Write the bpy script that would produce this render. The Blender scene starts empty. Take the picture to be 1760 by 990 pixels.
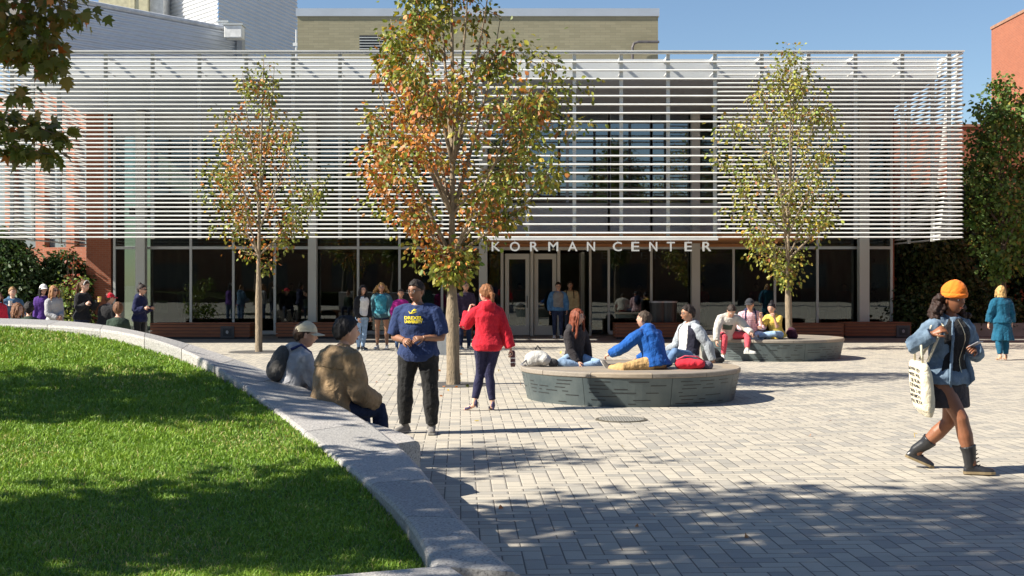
import bpy, math, random
import numpy as np
from mathutils import Vector, Matrix, noise
R = math.radians
V = Vector
# ---------------------------------------------------------------- camera, sky, sun, exposure
scene = bpy.context.scene
COL = scene.collection
cam_d = bpy.data.cameras.new('camera'); cam = bpy.data.objects.new('camera', cam_d); COL.objects.link(cam)
cam.location = (0, 0, 1.75); cam.rotation_euler = (R(90), 0, 0)
cam_d.sensor_width = 36; cam_d.lens = 45; cam_d.shift_y = -10/1760; cam_d.clip_end = 2000
scene.camera = cam
SUN_EL, SUN_AZ = R(40), R(15)          # light travels towards +x, a little towards +y
sdir = V((math.cos(SUN_EL)*math.cos(SUN_AZ), math.cos(SUN_EL)*math.sin(SUN_AZ), -math.sin(SUN_EL)))
w = bpy.data.worlds.new('World'); scene.world = w; w.use_nodes = True
nt = w.node_tree; bg = nt.nodes['Background']
sky = nt.nodes.new('ShaderNodeTexSky'); sky.sky_type = 'NISHITA'; sky.sun_disc = False
sky.sun_elevation = SUN_EL; sky.sun_rotation = math.atan2(-sdir.x, -sdir.y)
sky.altitude = 50; sky.air_density = 1.0; sky.dust_density = 0.12; sky.ozone_density = 3.5
nt.links.new(sky.outputs[0], bg.inputs[0]); bg.inputs[1].default_value = 0.06
sl = bpy.data.lights.new('sun', 'SUN'); sl.energy = 4.9; sl.angle = R(0.5); sl.color = (1.0, 0.93, 0.81)
sun = bpy.data.objects.new('sun', sl); COL.objects.link(sun)
sun.rotation_euler = sdir.to_track_quat('-Z', 'Y').to_euler()
vs = scene.view_settings; vs.view_transform = 'Standard'; vs.look = 'None'; vs.gamma = 1; vs.use_curve_mapping = False
vs.exposure = 1.12
scene.cycles.max_bounces = 8; scene.cycles.transparent_max_bounces = 12

F = 2200.0
def at(px, py, d):                       # a photo pixel at distance d becomes a world point
    return V(((px-880)*d/F, d, 1.75-(py-485)*d/F))
def gnd(px, py):
    d = 3850.0/(py-485); return V(((px-880)*d/F, d, 0))

# ---------------------------------------------------------------- objects and tags
def tag(o, label=None, cat=None, group=None, kind=None):
    if label: o['label'] = label
    if cat: o['category'] = cat
    if group: o['group'] = group
    if kind: o['kind'] = kind
    return o
def empty(name, loc=(0, 0, 0), rz=0.0):
    o = bpy.data.objects.new(name, None); COL.objects.link(o); o.location = loc; o.rotation_euler = (0, 0, rz)
    o.empty_display_size = 0.2
    return o
def children(o): return [c for c in COL.objects if c.parent is o]
def copy_tree(o, parent=None):
    c = o.copy(); COL.objects.link(c)
    if parent: c.parent = parent
    for ch in children(o): copy_tree(ch, c)
    return c

class G:                                 # a mesh being collected
    def __init__(s): s.v = []; s.f = []; s.m = []
    def add(s, vs, fs, mi=0):
        b = len(s.v); s.v.extend([tuple(x) for x in vs])
        for f in fs: s.f.append(tuple(b+i for i in f)); s.m.append(mi)
    def box(s, x0, x1, y0, y1, z0, z1, mi=0, M=None):
        vs = [V((x, y, z)) for z in (z0, z1) for y in (y0, y1) for x in (x0, x1)]
        if M: vs = [M @ p for p in vs]
        s.add(vs, [(0, 2, 3, 1), (4, 5, 7, 6), (0, 1, 5, 4), (2, 6, 7, 3), (0, 4, 6, 2), (1, 3, 7, 5)], mi)
    def loft(s, rings, mi=0, cap=True, closed=False):
        n = len(rings[0]); vs = [p for r in rings for p in r]; fs = []
        m = len(rings)
        for a in range(m if closed else m-1):
            for i in range(n):
                j = (i+1) % n; b = (a+1) % m
                fs.append((a*n+i, a*n+j, b*n+j, b*n+i))
        if cap and not closed:
            fs.append(tuple(reversed(range(n)))); fs.append(tuple((m-1)*n+i for i in range(n)))
        s.add(vs, fs, mi)
    def tube(s, pts, rad, n=8, mi=0, cap=True):
        pts = [V(p) for p in pts]; rings = []; up = None
        for i, p in enumerate(pts):
            t = (pts[min(i+1, len(pts)-1)]-pts[max(i-1, 0)])
            t = t.normalized() if t.length > 1e-9 else V((0, 0, 1))
            if up is None: a = t.orthogonal().normalized()
            else:
                a = up-t*up.dot(t); a = a.normalized() if a.length > 1e-6 else t.orthogonal().normalized()
            up = a; b = t.cross(a); r = rad[i] if hasattr(rad, '__len__') else rad
            rings.append([p+(a*math.cos(2*math.pi*k/n)+b*math.sin(2*math.pi*k/n))*r for k in range(n)])
        s.loft(rings, mi, cap)
    def ball(s, c, r, M=None, n=12, m=8, mi=0):
        c = V(c); r = V(r) if hasattr(r, '__len__') else V((r, r, r)); vs = []; fs = []
        for j in range(1, m):
            th = math.pi*j/m
            for i in range(n):
                ph = 2*math.pi*i/n
                p = V((r.x*math.sin(th)*math.cos(ph), r.y*math.sin(th)*math.sin(ph), r.z*math.cos(th)))
                vs.append(c+(M @ p if M else p))
        top = len(vs); p = V((0, 0, r.z)); vs.append(c+(M @ p if M else p)); vs.append(c-(M @ p if M else p))
        for j in range(m-2):
            for i in range(n):
                k = (i+1) % n; fs.append((j*n+i, (j+1)*n+i, (j+1)*n+k, j*n+k))
        for i in range(n):
            k = (i+1) % n; fs.append((top, i, k)); fs.append((top+1, (m-2)*n+k, (m-2)*n+i))
        s.add(vs, fs, mi)
    def cyl(s, c, r0, r1, z0, z1, n=24, mi=0):
        rings = [[V((c[0]+r*math.cos(2*math.pi*k/n), c[1]+r*math.sin(2*math.pi*k/n), z)) for k in range(n)] for r, z in ((r0, z0), (r1, z1))]
        s.loft(rings, mi)
    def addmesh(s, me, mi=0):
        s.add([v.co for v in me.vertices], [tuple(p.vertices) for p in me.polygons], mi)
    def mesh(s, name='m', mats=(), smooth=False):
        me = bpy.data.meshes.new(name); me.from_pydata(s.v, [], s.f)
        for m in (mats if isinstance(mats, (list, tuple)) else [mats]): me.materials.append(m)
        me.polygons.foreach_set('material_index', s.m)
        if smooth: me.polygons.foreach_set('use_smooth', [True]*len(s.f))
        me.update(); return me
    def build(s, name, mats, parent=None, smooth=False, loc=None, bevel=0):
        o = bpy.data.objects.new(name, s.mesh(name, mats, smooth)); COL.objects.link(o)
        if parent: o.parent = parent
        if loc: o.location = loc
        if bevel:
            b = o.modifiers.new('bevel', 'BEVEL'); b.width = bevel; b.segments = 2; b.limit_method = 'ANGLE'
        return o

def remesh(g, vox, it=3, fac=.5):        # fuse overlapping shapes into one continuous surface
    me = g.mesh('tmp'); o = bpy.data.objects.new('tmp', me); COL.objects.link(o)
    m = o.modifiers.new('r', 'REMESH'); m.mode = 'VOXEL'; m.voxel_size = vox
    if it:
        q = o.modifiers.new('s', 'SMOOTH'); q.factor = fac; q.iterations = it
    dg = bpy.context.evaluated_depsgraph_get(); dg.update()
    out = bpy.data.meshes.new_from_object(o.evaluated_get(dg))
    COL.objects.unlink(o); bpy.data.objects.remove(o); bpy.data.meshes.remove(me)
    return out
def displace(me, amp, fr, seed=0, ridged=False):
    fr = V(fr) if hasattr(fr, '__len__') else V((fr, fr, fr)); off = V((seed*3.1, seed*1.7, seed*2.3))
    nn = [v.normal.copy() for v in me.vertices]
    for v, n in zip(me.vertices, nn):
        p = v.co; q = V((p.x*fr.x, p.y*fr.y, p.z*fr.z))+off
        k = noise.noise(q)+.5*noise.noise(q*2.1)
        if ridged: k = .5-abs(k)*2
        v.co = p+n*(amp*k)
    me.update()
def obj(name, me, mats, parent=None, smooth=True):
    me.materials.clear()
    for m in (mats if isinstance(mats, (list, tuple)) else [mats]): me.materials.append(m)
    if smooth: me.polygons.foreach_set('use_smooth', [True]*len(me.polygons))
    o = bpy.data.objects.new(name, me); COL.objects.link(o)
    if parent: o.parent = parent
    return o

# ---------------------------------------------------------------- materials
class N:
    def __init__(s, name):
        s.mat = bpy.data.materials.new(name); s.mat.use_nodes = True; s.t = s.mat.node_tree
        s.b = s.t.nodes['Principled BSDF']; s.out = s.t.nodes['Material Output']
    def n(s, typ, **kw):
        x = s.t.nodes.new(typ)
        for k, v in kw.items(): setattr(x, k, v)
        return x
    def l(s, a, b): s.t.links.new(a, b)
    def math(s, op, a, b=None, c=None, clamp=False):
        x = s.n('ShaderNodeMath', operation=op, use_clamp=clamp)
        for i, v in enumerate((a, b, c)):
            if v is None: continue
            if hasattr(v, 'is_linked'): s.l(v, x.inputs[i])
            else: x.inputs[i].default_value = v
        return x.outputs[0]
    def mix(s, f, a, b, blend='MIX'):
        x = s.n('ShaderNodeMix', data_type='RGBA', blend_type=blend)
        for i, v in ((0, f), (6, a), (7, b)):
            if hasattr(v, 'is_linked'): s.l(v, x.inputs[i])
            elif i == 0: x.inputs[0].default_value = v
            else: x.inputs[i].default_value = (*v[:3], 1)
        return x.outputs[2]
    def noise(s, scale, detail=4, vec=None, rough=.55):
        x = s.n('ShaderNodeTexNoise'); x.inputs['Scale'].default_value = scale; x.inputs['Detail'].default_value = detail
        x.inputs['Roughness'].default_value = rough
        s.l(vec if vec else s.coord(), x.inputs['Vector']); return x
    def coord(s, which='Object'):
        if not hasattr(s, 'tc'): s.tc = s.n('ShaderNodeTexCoord')
        return s.tc.outputs[which]
    def ramp(s, f, stops):
        x = s.n('ShaderNodeValToRGB'); cr = x.color_ramp
        while len(cr.elements) < len(stops): cr.elements.new(.5)
        for e, (p, c) in zip(cr.elements, stops): e.position = p; e.color = (*c[:3], 1)
        s.l(f, x.inputs[0]); return x.outputs[0]
    def bump(s, h, st=.3, dist=.02):
        x = s.n('ShaderNodeBump'); x.inputs['Strength'].default_value = st; x.inputs['Distance'].default_value = dist
        s.l(h, x.inputs['Height']); s.l(x.outputs[0], s.b.inputs['Normal'])
_mc = {}
def mat(name, col, rough=.75, metal=0, var=.2, vs_=5, bump=.15, bs=60, dist=.005, spec=.5, sheen=0, stretch=None):
    key = (name, tuple(col))
    if key in _mc: return _mc[key]
    n = N(name); c = V(col)
    vec = n.coord()
    if stretch:
        mp = n.n('ShaderNodeMapping'); mp.inputs['Scale'].default_value = stretch; n.l(vec, mp.inputs[0]); vec = mp.outputs[0]
    t = n.noise(vs_, 5, vec)
    n.l(n.mix(n.math('MULTIPLY', n.math('SUBTRACT', t.outputs[0], .3), 2.2, clamp=True), c*(1-var), [min(x*(1+var), 1) for x in c]), n.b.inputs['Base Color'])
    n.b.inputs['Roughness'].default_value = rough; n.b.inputs['Metallic'].default_value = metal
    n.b.inputs['Specular IOR Level'].default_value = spec
    if sheen: n.b.inputs['Sheen Weight'].default_value = sheen
    if bump: n.bump(n.noise(bs, 4, vec).outputs[0], bump, dist)
    _mc[key] = n.mat; return n.mat
def cloth(name, col, var=.18, rough=.9, bump=.5):
    key = (name, tuple(col))
    if key in _mc: return _mc[key]
    n = N(name); c = V(col); t = n.noise(7, 6); t.inputs['Distortion'].default_value = .8
    n.l(n.mix(n.math('MULTIPLY', n.math('SUBTRACT', t.outputs[0], .32), 2.6, clamp=True), c*(1-var), [min(x*(1+var)+.004, 1) for x in c]), n.b.inputs['Base Color'])
    n.b.inputs['Roughness'].default_value = rough; n.b.inputs['Specular IOR Level'].default_value = .2; n.b.inputs['Sheen Weight'].default_value = .08
    f = n.noise(9, 5); f.inputs['Distortion'].default_value = 1.6; n.bump(f.outputs[0], bump, .05); _mc[key] = n.mat; return n.mat
def denim(col):
    key = ('denim', tuple(col))
    if key in _mc: return _mc[key]
    n = N('denim_cloth'); c = V(col)
    t = n.noise(11, 5); t2 = n.noise(220, 2)
    a = n.mix(n.math('MULTIPLY', n.math('SUBTRACT', t.outputs[0], .35), 3, clamp=True), c*.7, [min(1, x*1.35+.03) for x in c])
    n.l(n.mix(.35, a, n.ramp(t2.outputs[0], [(.3, c*.6), (.7, [min(1, x*1.5) for x in c])])), n.b.inputs['Base Color'])
    n.b.inputs['Roughness'].default_value = .9; n.b.inputs['Specular IOR Level'].default_value = .2
    n.bump(n.noise(30, 5).outputs[0], .5, .012); _mc[key] = n.mat; return n.mat
def skin(col):
    key = ('skin', tuple(col))
    if key in _mc: return _mc[key]
    n = N('skin'); c = V(col)
    n.l(n.mix(n.noise(14, 3).outputs[0], c*.86, [min(1, c[0]*1.16), c[1]*1.06, c[2]*1.02]), n.b.inputs['Base Color'])
    n.b.inputs['Roughness'].default_value = .48; n.b.inputs['Subsurface Weight'].default_value = .12
    n.b.inputs['Subsurface Radius'].default_value = (.02, .008, .004); n.b.inputs['Subsurface Scale'].default_value = .4
    n.bump(n.noise(180, 3).outputs[0], .12, .002); _mc[key] = n.mat; return n.mat
def brick(name, c1, c2, mortar, bw=.2, bh=.067):
    n = N(name); sx = n.n('ShaderNodeSeparateXYZ'); n.l(n.coord(), sx.inputs[0]); cx = n.n('ShaderNodeCombineXYZ')
    n.l(n.math('ADD', sx.outputs[0], sx.outputs[1]), cx.inputs[0]); n.l(sx.outputs[2], cx.inputs[1])
    b = n.n('ShaderNodeTexBrick'); n.l(cx.outputs[0], b.inputs['Vector'])
    b.inputs['Scale'].default_value = 1; b.inputs['Brick Width'].default_value = bw; b.inputs['Row Height'].default_value = bh
    b.inputs['Mortar Size'].default_value = .006; b.inputs['Mortar Smooth'].default_value = .3
    b.inputs['Color1'].default_value = (*c1, 1); b.inputs['Color2'].default_value = (*c2, 1); b.inputs['Mortar'].default_value = (*mortar, 1)
    t = n.noise(.7, 6)
    n.l(n.mix(n.math('MULTIPLY', t.outputs[0], .5), b.outputs[0], V(c1)*.6), n.b.inputs['Base Color'])
    n.b.inputs['Roughness'].default_value = .85
    n.bump(b.outputs['Fac'], -.4, .006) if False else n.bump(n.math('SUBTRACT', 1, b.outputs['Fac']), .5, .006)
    return n.mat
def wood(name, c1, c2, axis=0, sc=1.0):
    key = (name, tuple(c1), axis)
    if key in _mc: return _mc[key]
    n = N(name); mp = n.n('ShaderNodeMapping'); s = [14*sc]*3; s[axis] = 1.2*sc
    mp.inputs['Scale'].default_value = s; n.l(n.coord(), mp.inputs[0])
    t = n.noise(2.2, 6, mp.outputs[0], .65); t2 = n.noise(.9, 3)
    a = n.ramp(t.outputs[0], [(.3, c1), (.7, c2)])
    n.l(n.mix(n.math('MULTIPLY', t2.outputs[0], .5), a, V(c1)*.6), n.b.inputs['Base Color'])
    n.b.inputs['Roughness'].default_value = .7; n.bump(t.outputs[0], .35, .006); _mc[key] = n.mat; return n.mat
def leafmat(name, trans=.35):
    n = N(name); at_ = n.n('ShaderNodeAttribute'); at_.attribute_name = 'Col'
    n.l(at_.outputs['Color'], n.b.inputs['Base Color']); n.b.inputs['Roughness'].default_value = .5
    n.b.inputs['Specular IOR Level'].default_value = .35
    tr = n.n('ShaderNodeBsdfTranslucent'); n.l(n.mix(1.0, at_.outputs['Color'], (1.0, .95, .35), 'MULTIPLY'), tr.inputs[0])
    ms = n.n('ShaderNodeMixShader'); ms.inputs[0].default_value = trans
    n.l(n.b.outputs[0], ms.inputs[1]); n.l(tr.outputs[0], ms.inputs[2]); n.l(ms.outputs[0], n.out.inputs[0])
    return n.mat
def glassmat(name, tint=(.35, .42, .38), refl=.015, rough=.01):
    n = N(name); tr = n.n('ShaderNodeBsdfTransparent'); tr.inputs[0].default_value = (*tint, 1)
    gl = n.n('ShaderNodeBsdfGlossy'); gl.inputs['Roughness'].default_value = rough; gl.inputs[0].default_value = (.9, .95, 1, 1)
    bp = n.n('ShaderNodeBump'); bp.inputs['Strength'].default_value = .04; bp.inputs['Distance'].default_value = .02
    n.l(n.noise(.9, 2).outputs[0], bp.inputs['Height']); n.l(bp.outputs[0], gl.inputs['Normal'])
    fr = n.n('ShaderNodeFresnel'); fr.inputs[0].default_value = 1.5
    ms = n.n('ShaderNodeMixShader'); n.l(n.math('ADD', n.math('MULTIPLY', fr.outputs[0], 1.0), refl, clamp=True), ms.inputs[0])
    n.l(tr.outputs[0], ms.inputs[1]); n.l(gl.outputs[0], ms.inputs[2]); n.l(ms.outputs[0], n.out.inputs[0])
    return n.mat
WHITE = mat('white_painted_aluminium', (.60, .61, .595), .48, 0, .10, 2, 0)
GREYM = mat('light_grey_aluminium', (.46, .475, .46), .4, .2, .05, 2, 0)
PANEL = mat('grey_metal_panel', (.42, .44, .45), .45, .1, .05, 1, 0)
DARKM = mat('dark_metal', (.03, .032, .035), .45, .3, .1, 5, 0)
GLASS = glassmat('clear_dark_glass', (.5, .56, .50), .035)
GLASSU = glassmat('upper_dark_glass', (.4, .5, .52), .15)
RBRICK = brick('orange_red_brick', (.36, .112, .055), (.285, .085, .042), (.32, .21, .15))
OBRICK = brick('olive_brick', (.29, .265, .17), (.235, .215, .135), (.18, .165, .12), .4, .1)
# ================================================================ SETTING
def paver_material():
    n = N('grey_paver_herringbone'); sx = n.n('ShaderNodeSeparateXYZ')
    mp = n.n('ShaderNodeMapping'); mp.inputs['Rotation'].default_value = (0, 0, R(-2.3)); W = .132
    mp.inputs['Scale'].default_value = (1/W, 1/W, 1/W); n.l(n.coord(), mp.inputs[0]); n.l(mp.outputs[0], sx.inputs[0])
    U, Vv = sx.outputs[0], sx.outputs[1]
    i = n.math('FLOOR', U); j = n.math('FLOOR', Vv); fu = n.math('FRACT', U); fv = n.math('FRACT', Vv)
    m = n.math('FLOORED_MODULO', n.math('SUBTRACT', j, i), 8)
    ver = n.math('LESS_THAN', m, 3.5)
    p = n.math('FLOORED_MODULO', m, 2); t = n.math('SUBTRACT', 7, m); pt = n.math('FLOORED_MODULO', t, 2)
    mf = lambda f: n.math('MINIMUM', f, n.math('SUBTRACT', 1, f))
    def sel(c, a, b):      # c? a : b
        return n.math('ADD', n.math('MULTIPLY', c, a), n.math('MULTIPLY', n.math('SUBTRACT', 1, c), b))
    dv = n.math('MINIMUM', mf(fu), sel(p, n.math('SUBTRACT', 1, fv), fv))
    dh = n.math('MINIMUM', mf(fv), sel(pt, n.math('SUBTRACT', 1, fu), fu))
    d = sel(ver, dv, dh)
    idx = sel(ver, i, n.math('SUBTRACT', i, pt)); idy = sel(ver, n.math('SUBTRACT', j, p), j)
    cb = n.n('ShaderNodeCombineXYZ'); n.l(idx, cb.inputs[0]); n.l(idy, cb.inputs[1]); n.l(ver, cb.inputs[2])
    wn = n.n('ShaderNodeTexWhiteNoise', noise_dimensions='3D'); n.l(cb.outputs[0], wn.inputs[0])
    base = n.ramp(wn.outputs[0], [(0, (.47, .425, .345)), (.4, (.44, .40, .325)), (.62, (.395, .36, .30)), (.74, (.30, .285, .25)), (.9, (.34, .315, .275)), (1, (.49, .44, .355))])
    bl = n.noise(.35, 3); sp = n.noise(160, 2)
    c = n.mix(n.math('MULTIPLY', n.math('SUBTRACT', bl.outputs[0], .35), .9, clamp=True), base, (.34, .31, .26))
    c = n.mix(.5, c, n.mix(n.math('MULTIPLY', n.math('SUBTRACT', sp.outputs[0], .3), 2.5, clamp=True), (.25, .25, .25), (.75, .75, .75)), 'SOFT_LIGHT')
    st = n.noise(2.3, 5)
    c = n.mix(n.math('MULTIPLY', n.math('MULTIPLY', n.math('SUBTRACT', st.outputs[0], .50), 3.5, clamp=True), .42), c, (.2, .19, .17))
    jn = n.math('LESS_THAN', d, .036)
    n.l(n.mix(jn, c, (.11, .10, .085)), n.b.inputs['Base Color']); n.b.inputs['Roughness'].default_value = .8
    h = n.math('ADD', n.math('MINIMUM', n.math('MULTIPLY', d, 9), 1), n.math('MULTIPLY', sp.outputs[0], .15))
    n.bump(h, .5, .006); return n.mat
g = G(); g.add([(-400, -400, 0), (400, -400, 0), (400, 600, 0), (-400, 600, 0)], [(0, 1, 2, 3)])
tag(g.build('plaza_ground', paver_material()), kind='structure')
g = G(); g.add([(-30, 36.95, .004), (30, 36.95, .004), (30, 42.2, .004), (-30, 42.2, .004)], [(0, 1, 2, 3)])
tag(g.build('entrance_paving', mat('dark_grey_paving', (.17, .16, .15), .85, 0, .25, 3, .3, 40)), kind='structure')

# ---- granite wall that holds the lawn; edge points read off the photo once
WE = [((885, 985), (745, 968), .38), ((862, 940), (722, 930), .39), ((830, 905), (697, 895), .41), ((790, 862), (668, 862), .43),
      ((745, 820), (640, 835), .46), ((700, 783), (606, 800), .49), ((650, 742), (570, 765), .54), ((600, 706), (520, 731), .60),
      ((550, 675), (470, 698), .67), ((500, 650), (420, 667), .76), ((455, 631), (366, 638), .85), ((415, 615), (320, 617), .92),
      ((360, 599), (270, 601), .99), ((300, 585), (222, 588), 1.055), ((240, 572), (170, 575), 1.115), ((180, 560.5), (110, 565), 1.17),
      ((100, 550), (40, 558), 1.215), ((0, 545), (-60, 554), 1.24), ((-140, 543), (-200, 552), 1.25)]
def wp(p, z): d = F*(1.75-z)/(p[1]-485); return V(((p[0]-880)*d/F, d, z))
outer = [wp(a, z) for a, b, z in WE]; inner = [wp(b, z) for a, b, z in WE]
def smooth_curve(pts, deg=5, n=120):
    t = np.cumsum([0]+[(pts[i+1]-pts[i]).length for i in range(len(pts)-1)]); T = t/t[-1]
    cs = [np.polyfit(T, [p[k] for p in pts], deg) for k in range(3)]
    return [V([np.polyval(c, s) for c in cs]) for s in np.linspace(0, 1, n)]
OUT = smooth_curve(outer); INN = smooth_curve(inner)
def granite(name, base=(.40, .385, .365), dark=(.13, .13, .135)):
    n = N(name); a = n.noise(70, 4); b = n.noise(22, 5); c = n.noise(1.3, 3)
    k = n.ramp(a.outputs[0], [(.36, dark), (.47, base), (.6, V(base)*1.25), (.75, (.55, .53, .5))])
    k = n.mix(n.math('MULTIPLY', n.math('SUBTRACT', b.outputs[0], .4), 1.6, clamp=True), k, V(base)*.75)
    k = n.mix(n.math('MULTIPLY', c.outputs[0], .35), k, (.30, .27, .22))
    n.l(k, n.b.inputs['Base Color']); n.b.inputs['Roughness'].default_value = .6
    n.bump(n.noise(60, 4).outputs[0], .6, .012); return n.mat
GRAN = granite('speckled_grey_granite', (.36, .35, .335))
wall = tag(empty('granite_wall', (OUT[30].x, OUT[30].y, 0)), 'long curved speckled granite retaining wall holding up the green lawn', 'wall')
def wall_block(a, b, name='cap_block', M=GRAN, bot=0.0):
    rings = []
    for k in range(a, b+1):
        o, i = OUT[k].copy(), INN[k].copy(); ax = (o-i); ax.z = 0
        if k == a or k == b:
            t = (OUT[min(k+1, 119)]-OUT[max(k-1, 0)]).normalized()*.007*(1 if k == a else -1); o += t; i += t
        wid = ax.length; ax.normalize(); z = o.z
        pts = []
        for u, dz in ((0, -.6), (0, -.03), (.012, -.008), (.04, 0), (wid-.07, -.002), (wid-.03, -.015), (wid-.006, -.045), (wid, -.085), (wid-.01, None)):
            zz = bot if dz is None else max(bot, z+dz)
            pts.append(V((i.x+ax.x*u, i.y+ax.y*u, zz)))
        rings.append([p-wall.location for p in pts])
    g = G(); g.loft(rings); return g.build(name, M, wall, smooth=False)
EDG = [0, 9, 18, 27, 36, 45, 54, 63, 72, 81, 90, 99, 109, 119]
GR2 = granite('speckled_grey_granite', (.31, .305, .30), (.11, .11, .12)); GR3 = granite('speckled_grey_granite', (.43, .41, .39), (.16, .16, .16))
for q in range(len(EDG)-1): wall_block(EDG[q], EDG[q+1], M=(GRAN, GR2, GR3, GRAN, GR3)[q % 5])
# the return at the near end, running off to the left
e0 = OUT[0]; i0 = INN[0]
g = G(); rr = []
A = V((i0.x+.02, i0.y-.02, .38)); dirr = V((-.93, -.36, 0)).normalized(); nn = V((dirr.y, -dirr.x, 0))*-1
ends = [(V((e0.x-.01, e0.y-.01, 0)), V((i0.x+.06, i0.y-.03, 0)))]
for s in np.linspace(0, 3.2, 12):
    far = V((-.335, 6.28, 0))+dirr*s; near = far+V((.36, -.93, 0)).normalized()*.45
    ring = []
    ax = (near-far).normalized(); z = .372
    for u, dz in ((0, -.3), (0, -.04), (.02, -.01), (.06, 0), (.39, 0), (.43, -.015), (.445, -.05), (.45, -.1), (.445, -.37)):
        p = far+ax*u; ring.append(V((p.x, p.y, max(.0, z+dz)))-wall.location)
    rr.append(ring)
g.loft(rr); g.build('cap_block', GR3, wall)
# lower granite bench along the outside of the wall
g = G(); rr = []; ka, kb = next(q for q in range(120) if OUT[q].y > 10.15), 66
for k in range(ka, kb+1):
    o = OUT[k]; ax = (OUT[k]-INN[k]); ax.z = 0; ax.normalize(); z = .45; ring = []
    wdt = .40 if k > ka+1 else .35
    for u, dz in ((-.05, -.45), (-.05, 0), (wdt-.06, 0), (wdt-.02, -.015), (wdt, -.05), (wdt, -.45)):
        ring.append(V((o.x+ax.x*u, o.y+ax.y*u, z+dz))-wall.location)
    rr.append(ring)
g.loft(rr); g.build('bench_ledge', GR3, wall)

# ---- lawn: sloped plane fitted to the inner edge
ip = np.array([[p.x, p.y, p.z] for p in INN])
Amat = np.c_[np.ones(len(ip)), ip[:, 0], ip[:, 1], ip[:, 1]**2]
coef, *_ = np.linalg.lstsq(Amat, ip[:, 2]-.085, rcond=None)
inx = np.interp
def lawn_z(x, y):
    # follows the inner edge of the wall at its own depth, then levels out slowly to the left
    ye = ip[:, 1]; zi = np.interp(y, ye, ip[:, 2]); xi = np.interp(y, ye, ip[:, 0])
    dxl = np.clip(xi-x, 0, 20)
    return zi-np.interp(y, [6, 9, 14, 19], [.10, .085, .05, .045])+.012*np.minimum(dxl, 4)+.018*np.sin(x*1.1+y*.6)*np.minimum(dxl, 1)
ymax = ip[:, 1].max()
print('inner y range', ip[:, 1].min(), ymax, 'x', ip[:, 0].min())
g = G(); ys = np.linspace(4.6, ymax+.1, 60); vs_ = []; NX = 30
for y in ys:
    xi = np.interp(y, ip[:, 1], ip[:, 0])+.03
    for q in range(NX):
        x = xi-(q/(NX-1))**1.4*13; vs_.append((x, y, float(lawn_z(x, y))))
fs = [(r*NX+c, (r+1)*NX+c, (r+1)*NX+c+1, r*NX+c+1) for r in range(len(ys)-1) for c in range(NX-1)]
g.add(vs_, fs)
tag(g.build('lawn_ground', mat('lawn_soil', (.08, .12, .03), .9, 0, .35, 6, .6, 60, .02), smooth=True), kind='structure')
# grass blades
rng = np.random.default_rng(5)
def blades():
    N0 = 520000
    y = 5.4+(ymax-5.4)*rng.random(N0)**1.25
    xi = np.interp(y, ip[:, 1], ip[:, 0]); xl = -.415*y-.35
    wd = xi-.004-xl; keep = rng.random(N0) < np.clip(wd/6.5, 0, 1)*np.clip(7.5/y, .3, 1)**1.1
    # nothing grows where the near granite cap lies
    y = y[keep]; xi = xi[keep]; xl = xl[keep]; n = len(y); x = xi-.004-(xi-.004-xl)*rng.random(n)
    side = (x+.335)*.36*-1+(y-6.28)*.93
    k = side > .015
    x, y = x[k], y[k]; n = len(x); z = lawn_z(x, y)-.01
    pat = np.sin(x*3.1+np.sin(y*2.3)*2)*np.cos(y*2.7+x)*.5+.5
    h = (.032+.03*rng.random(n))*(.8+.45*pat)*np.clip(y/9, .85, 1.3); wv = (.0021+.0017*rng.random(n))*np.clip(y/7, .9, 2.3)
    a = rng.random(n)*6.283; lean = .25+.75*rng.random(n); la = rng.random(n)*6.283
    ca, sa = np.cos(a)*wv, np.sin(a)*wv; lx, ly = np.cos(la)*h*lean, np.sin(la)*h*lean
    P = np.zeros((n, 5, 3))
    P[:, 0] = np.c_[x-ca, y-sa, z]; P[:, 1] = np.c_[x+ca, y+sa, z]
    P[:, 2] = np.c_[x-ca*.8+lx*.35, y-sa*.8+ly*.35, z+h*.6]; P[:, 3] = np.c_[x+ca*.8+lx*.35, y+sa*.8+ly*.35, z+h*.6]
    P[:, 4] = np.c_[x+lx, y+ly, z+h*(1-.3*lean)]
    b = (np.arange(n)*5)[:, None]
    quads = b+np.array([0, 1, 3, 2]); tris = b+np.array([2, 3, 4])
    me = bpy.data.meshes.new('grass'); me.vertices.add(n*5); me.vertices.foreach_set('co', P.reshape(-1))
    me.loops.add(n*7); me.loops.foreach_set('vertex_index', np.c_[quads, tris].reshape(-1))
    me.polygons.add(n*2)
    me.polygons.foreach_set('loop_start', (np.arange(n)[:, None]*7+np.array([0, 4])).reshape(-1))
    me.polygons.foreach_set('loop_total', np.tile([4, 3], n))
    me.update(calc_edges=True)
    r = rng.random(n); c = np.zeros((n, 4)); c[:, 3] = 1
    g1 = np.array([.12, .25, .026]); g2 = np.array([.31, .46, .06]); g3 = np.array([.5, .45, .18])
    t = np.clip(r*.8+pat*.3-.1, 0, 1)[:, None]; c[:, :3] = g1*(1-t)+g2*t
    dry = rng.random(n) > (.965-.10*(np.sin(x*1.7+2)*np.sin(y*1.9+x) > .45)); c[dry, :3] = g3
    ca_ = me.color_attributes.new('Col', 'FLOAT_COLOR', 'POINT')
    ca_.data.foreach_set('color', np.repeat(c, 5, axis=0).reshape(-1))
    me.polygons.foreach_set('use_smooth', np.zeros(n*2, bool))
    me.materials.append(leafmat('grass_blade', .2)); print('blades', n)
    o = bpy.data.objects.new('grass', me); COL.objects.link(o); tag(o, 'thick green lawn grass behind the granite wall', 'grass', kind='stuff')
blades()

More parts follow.
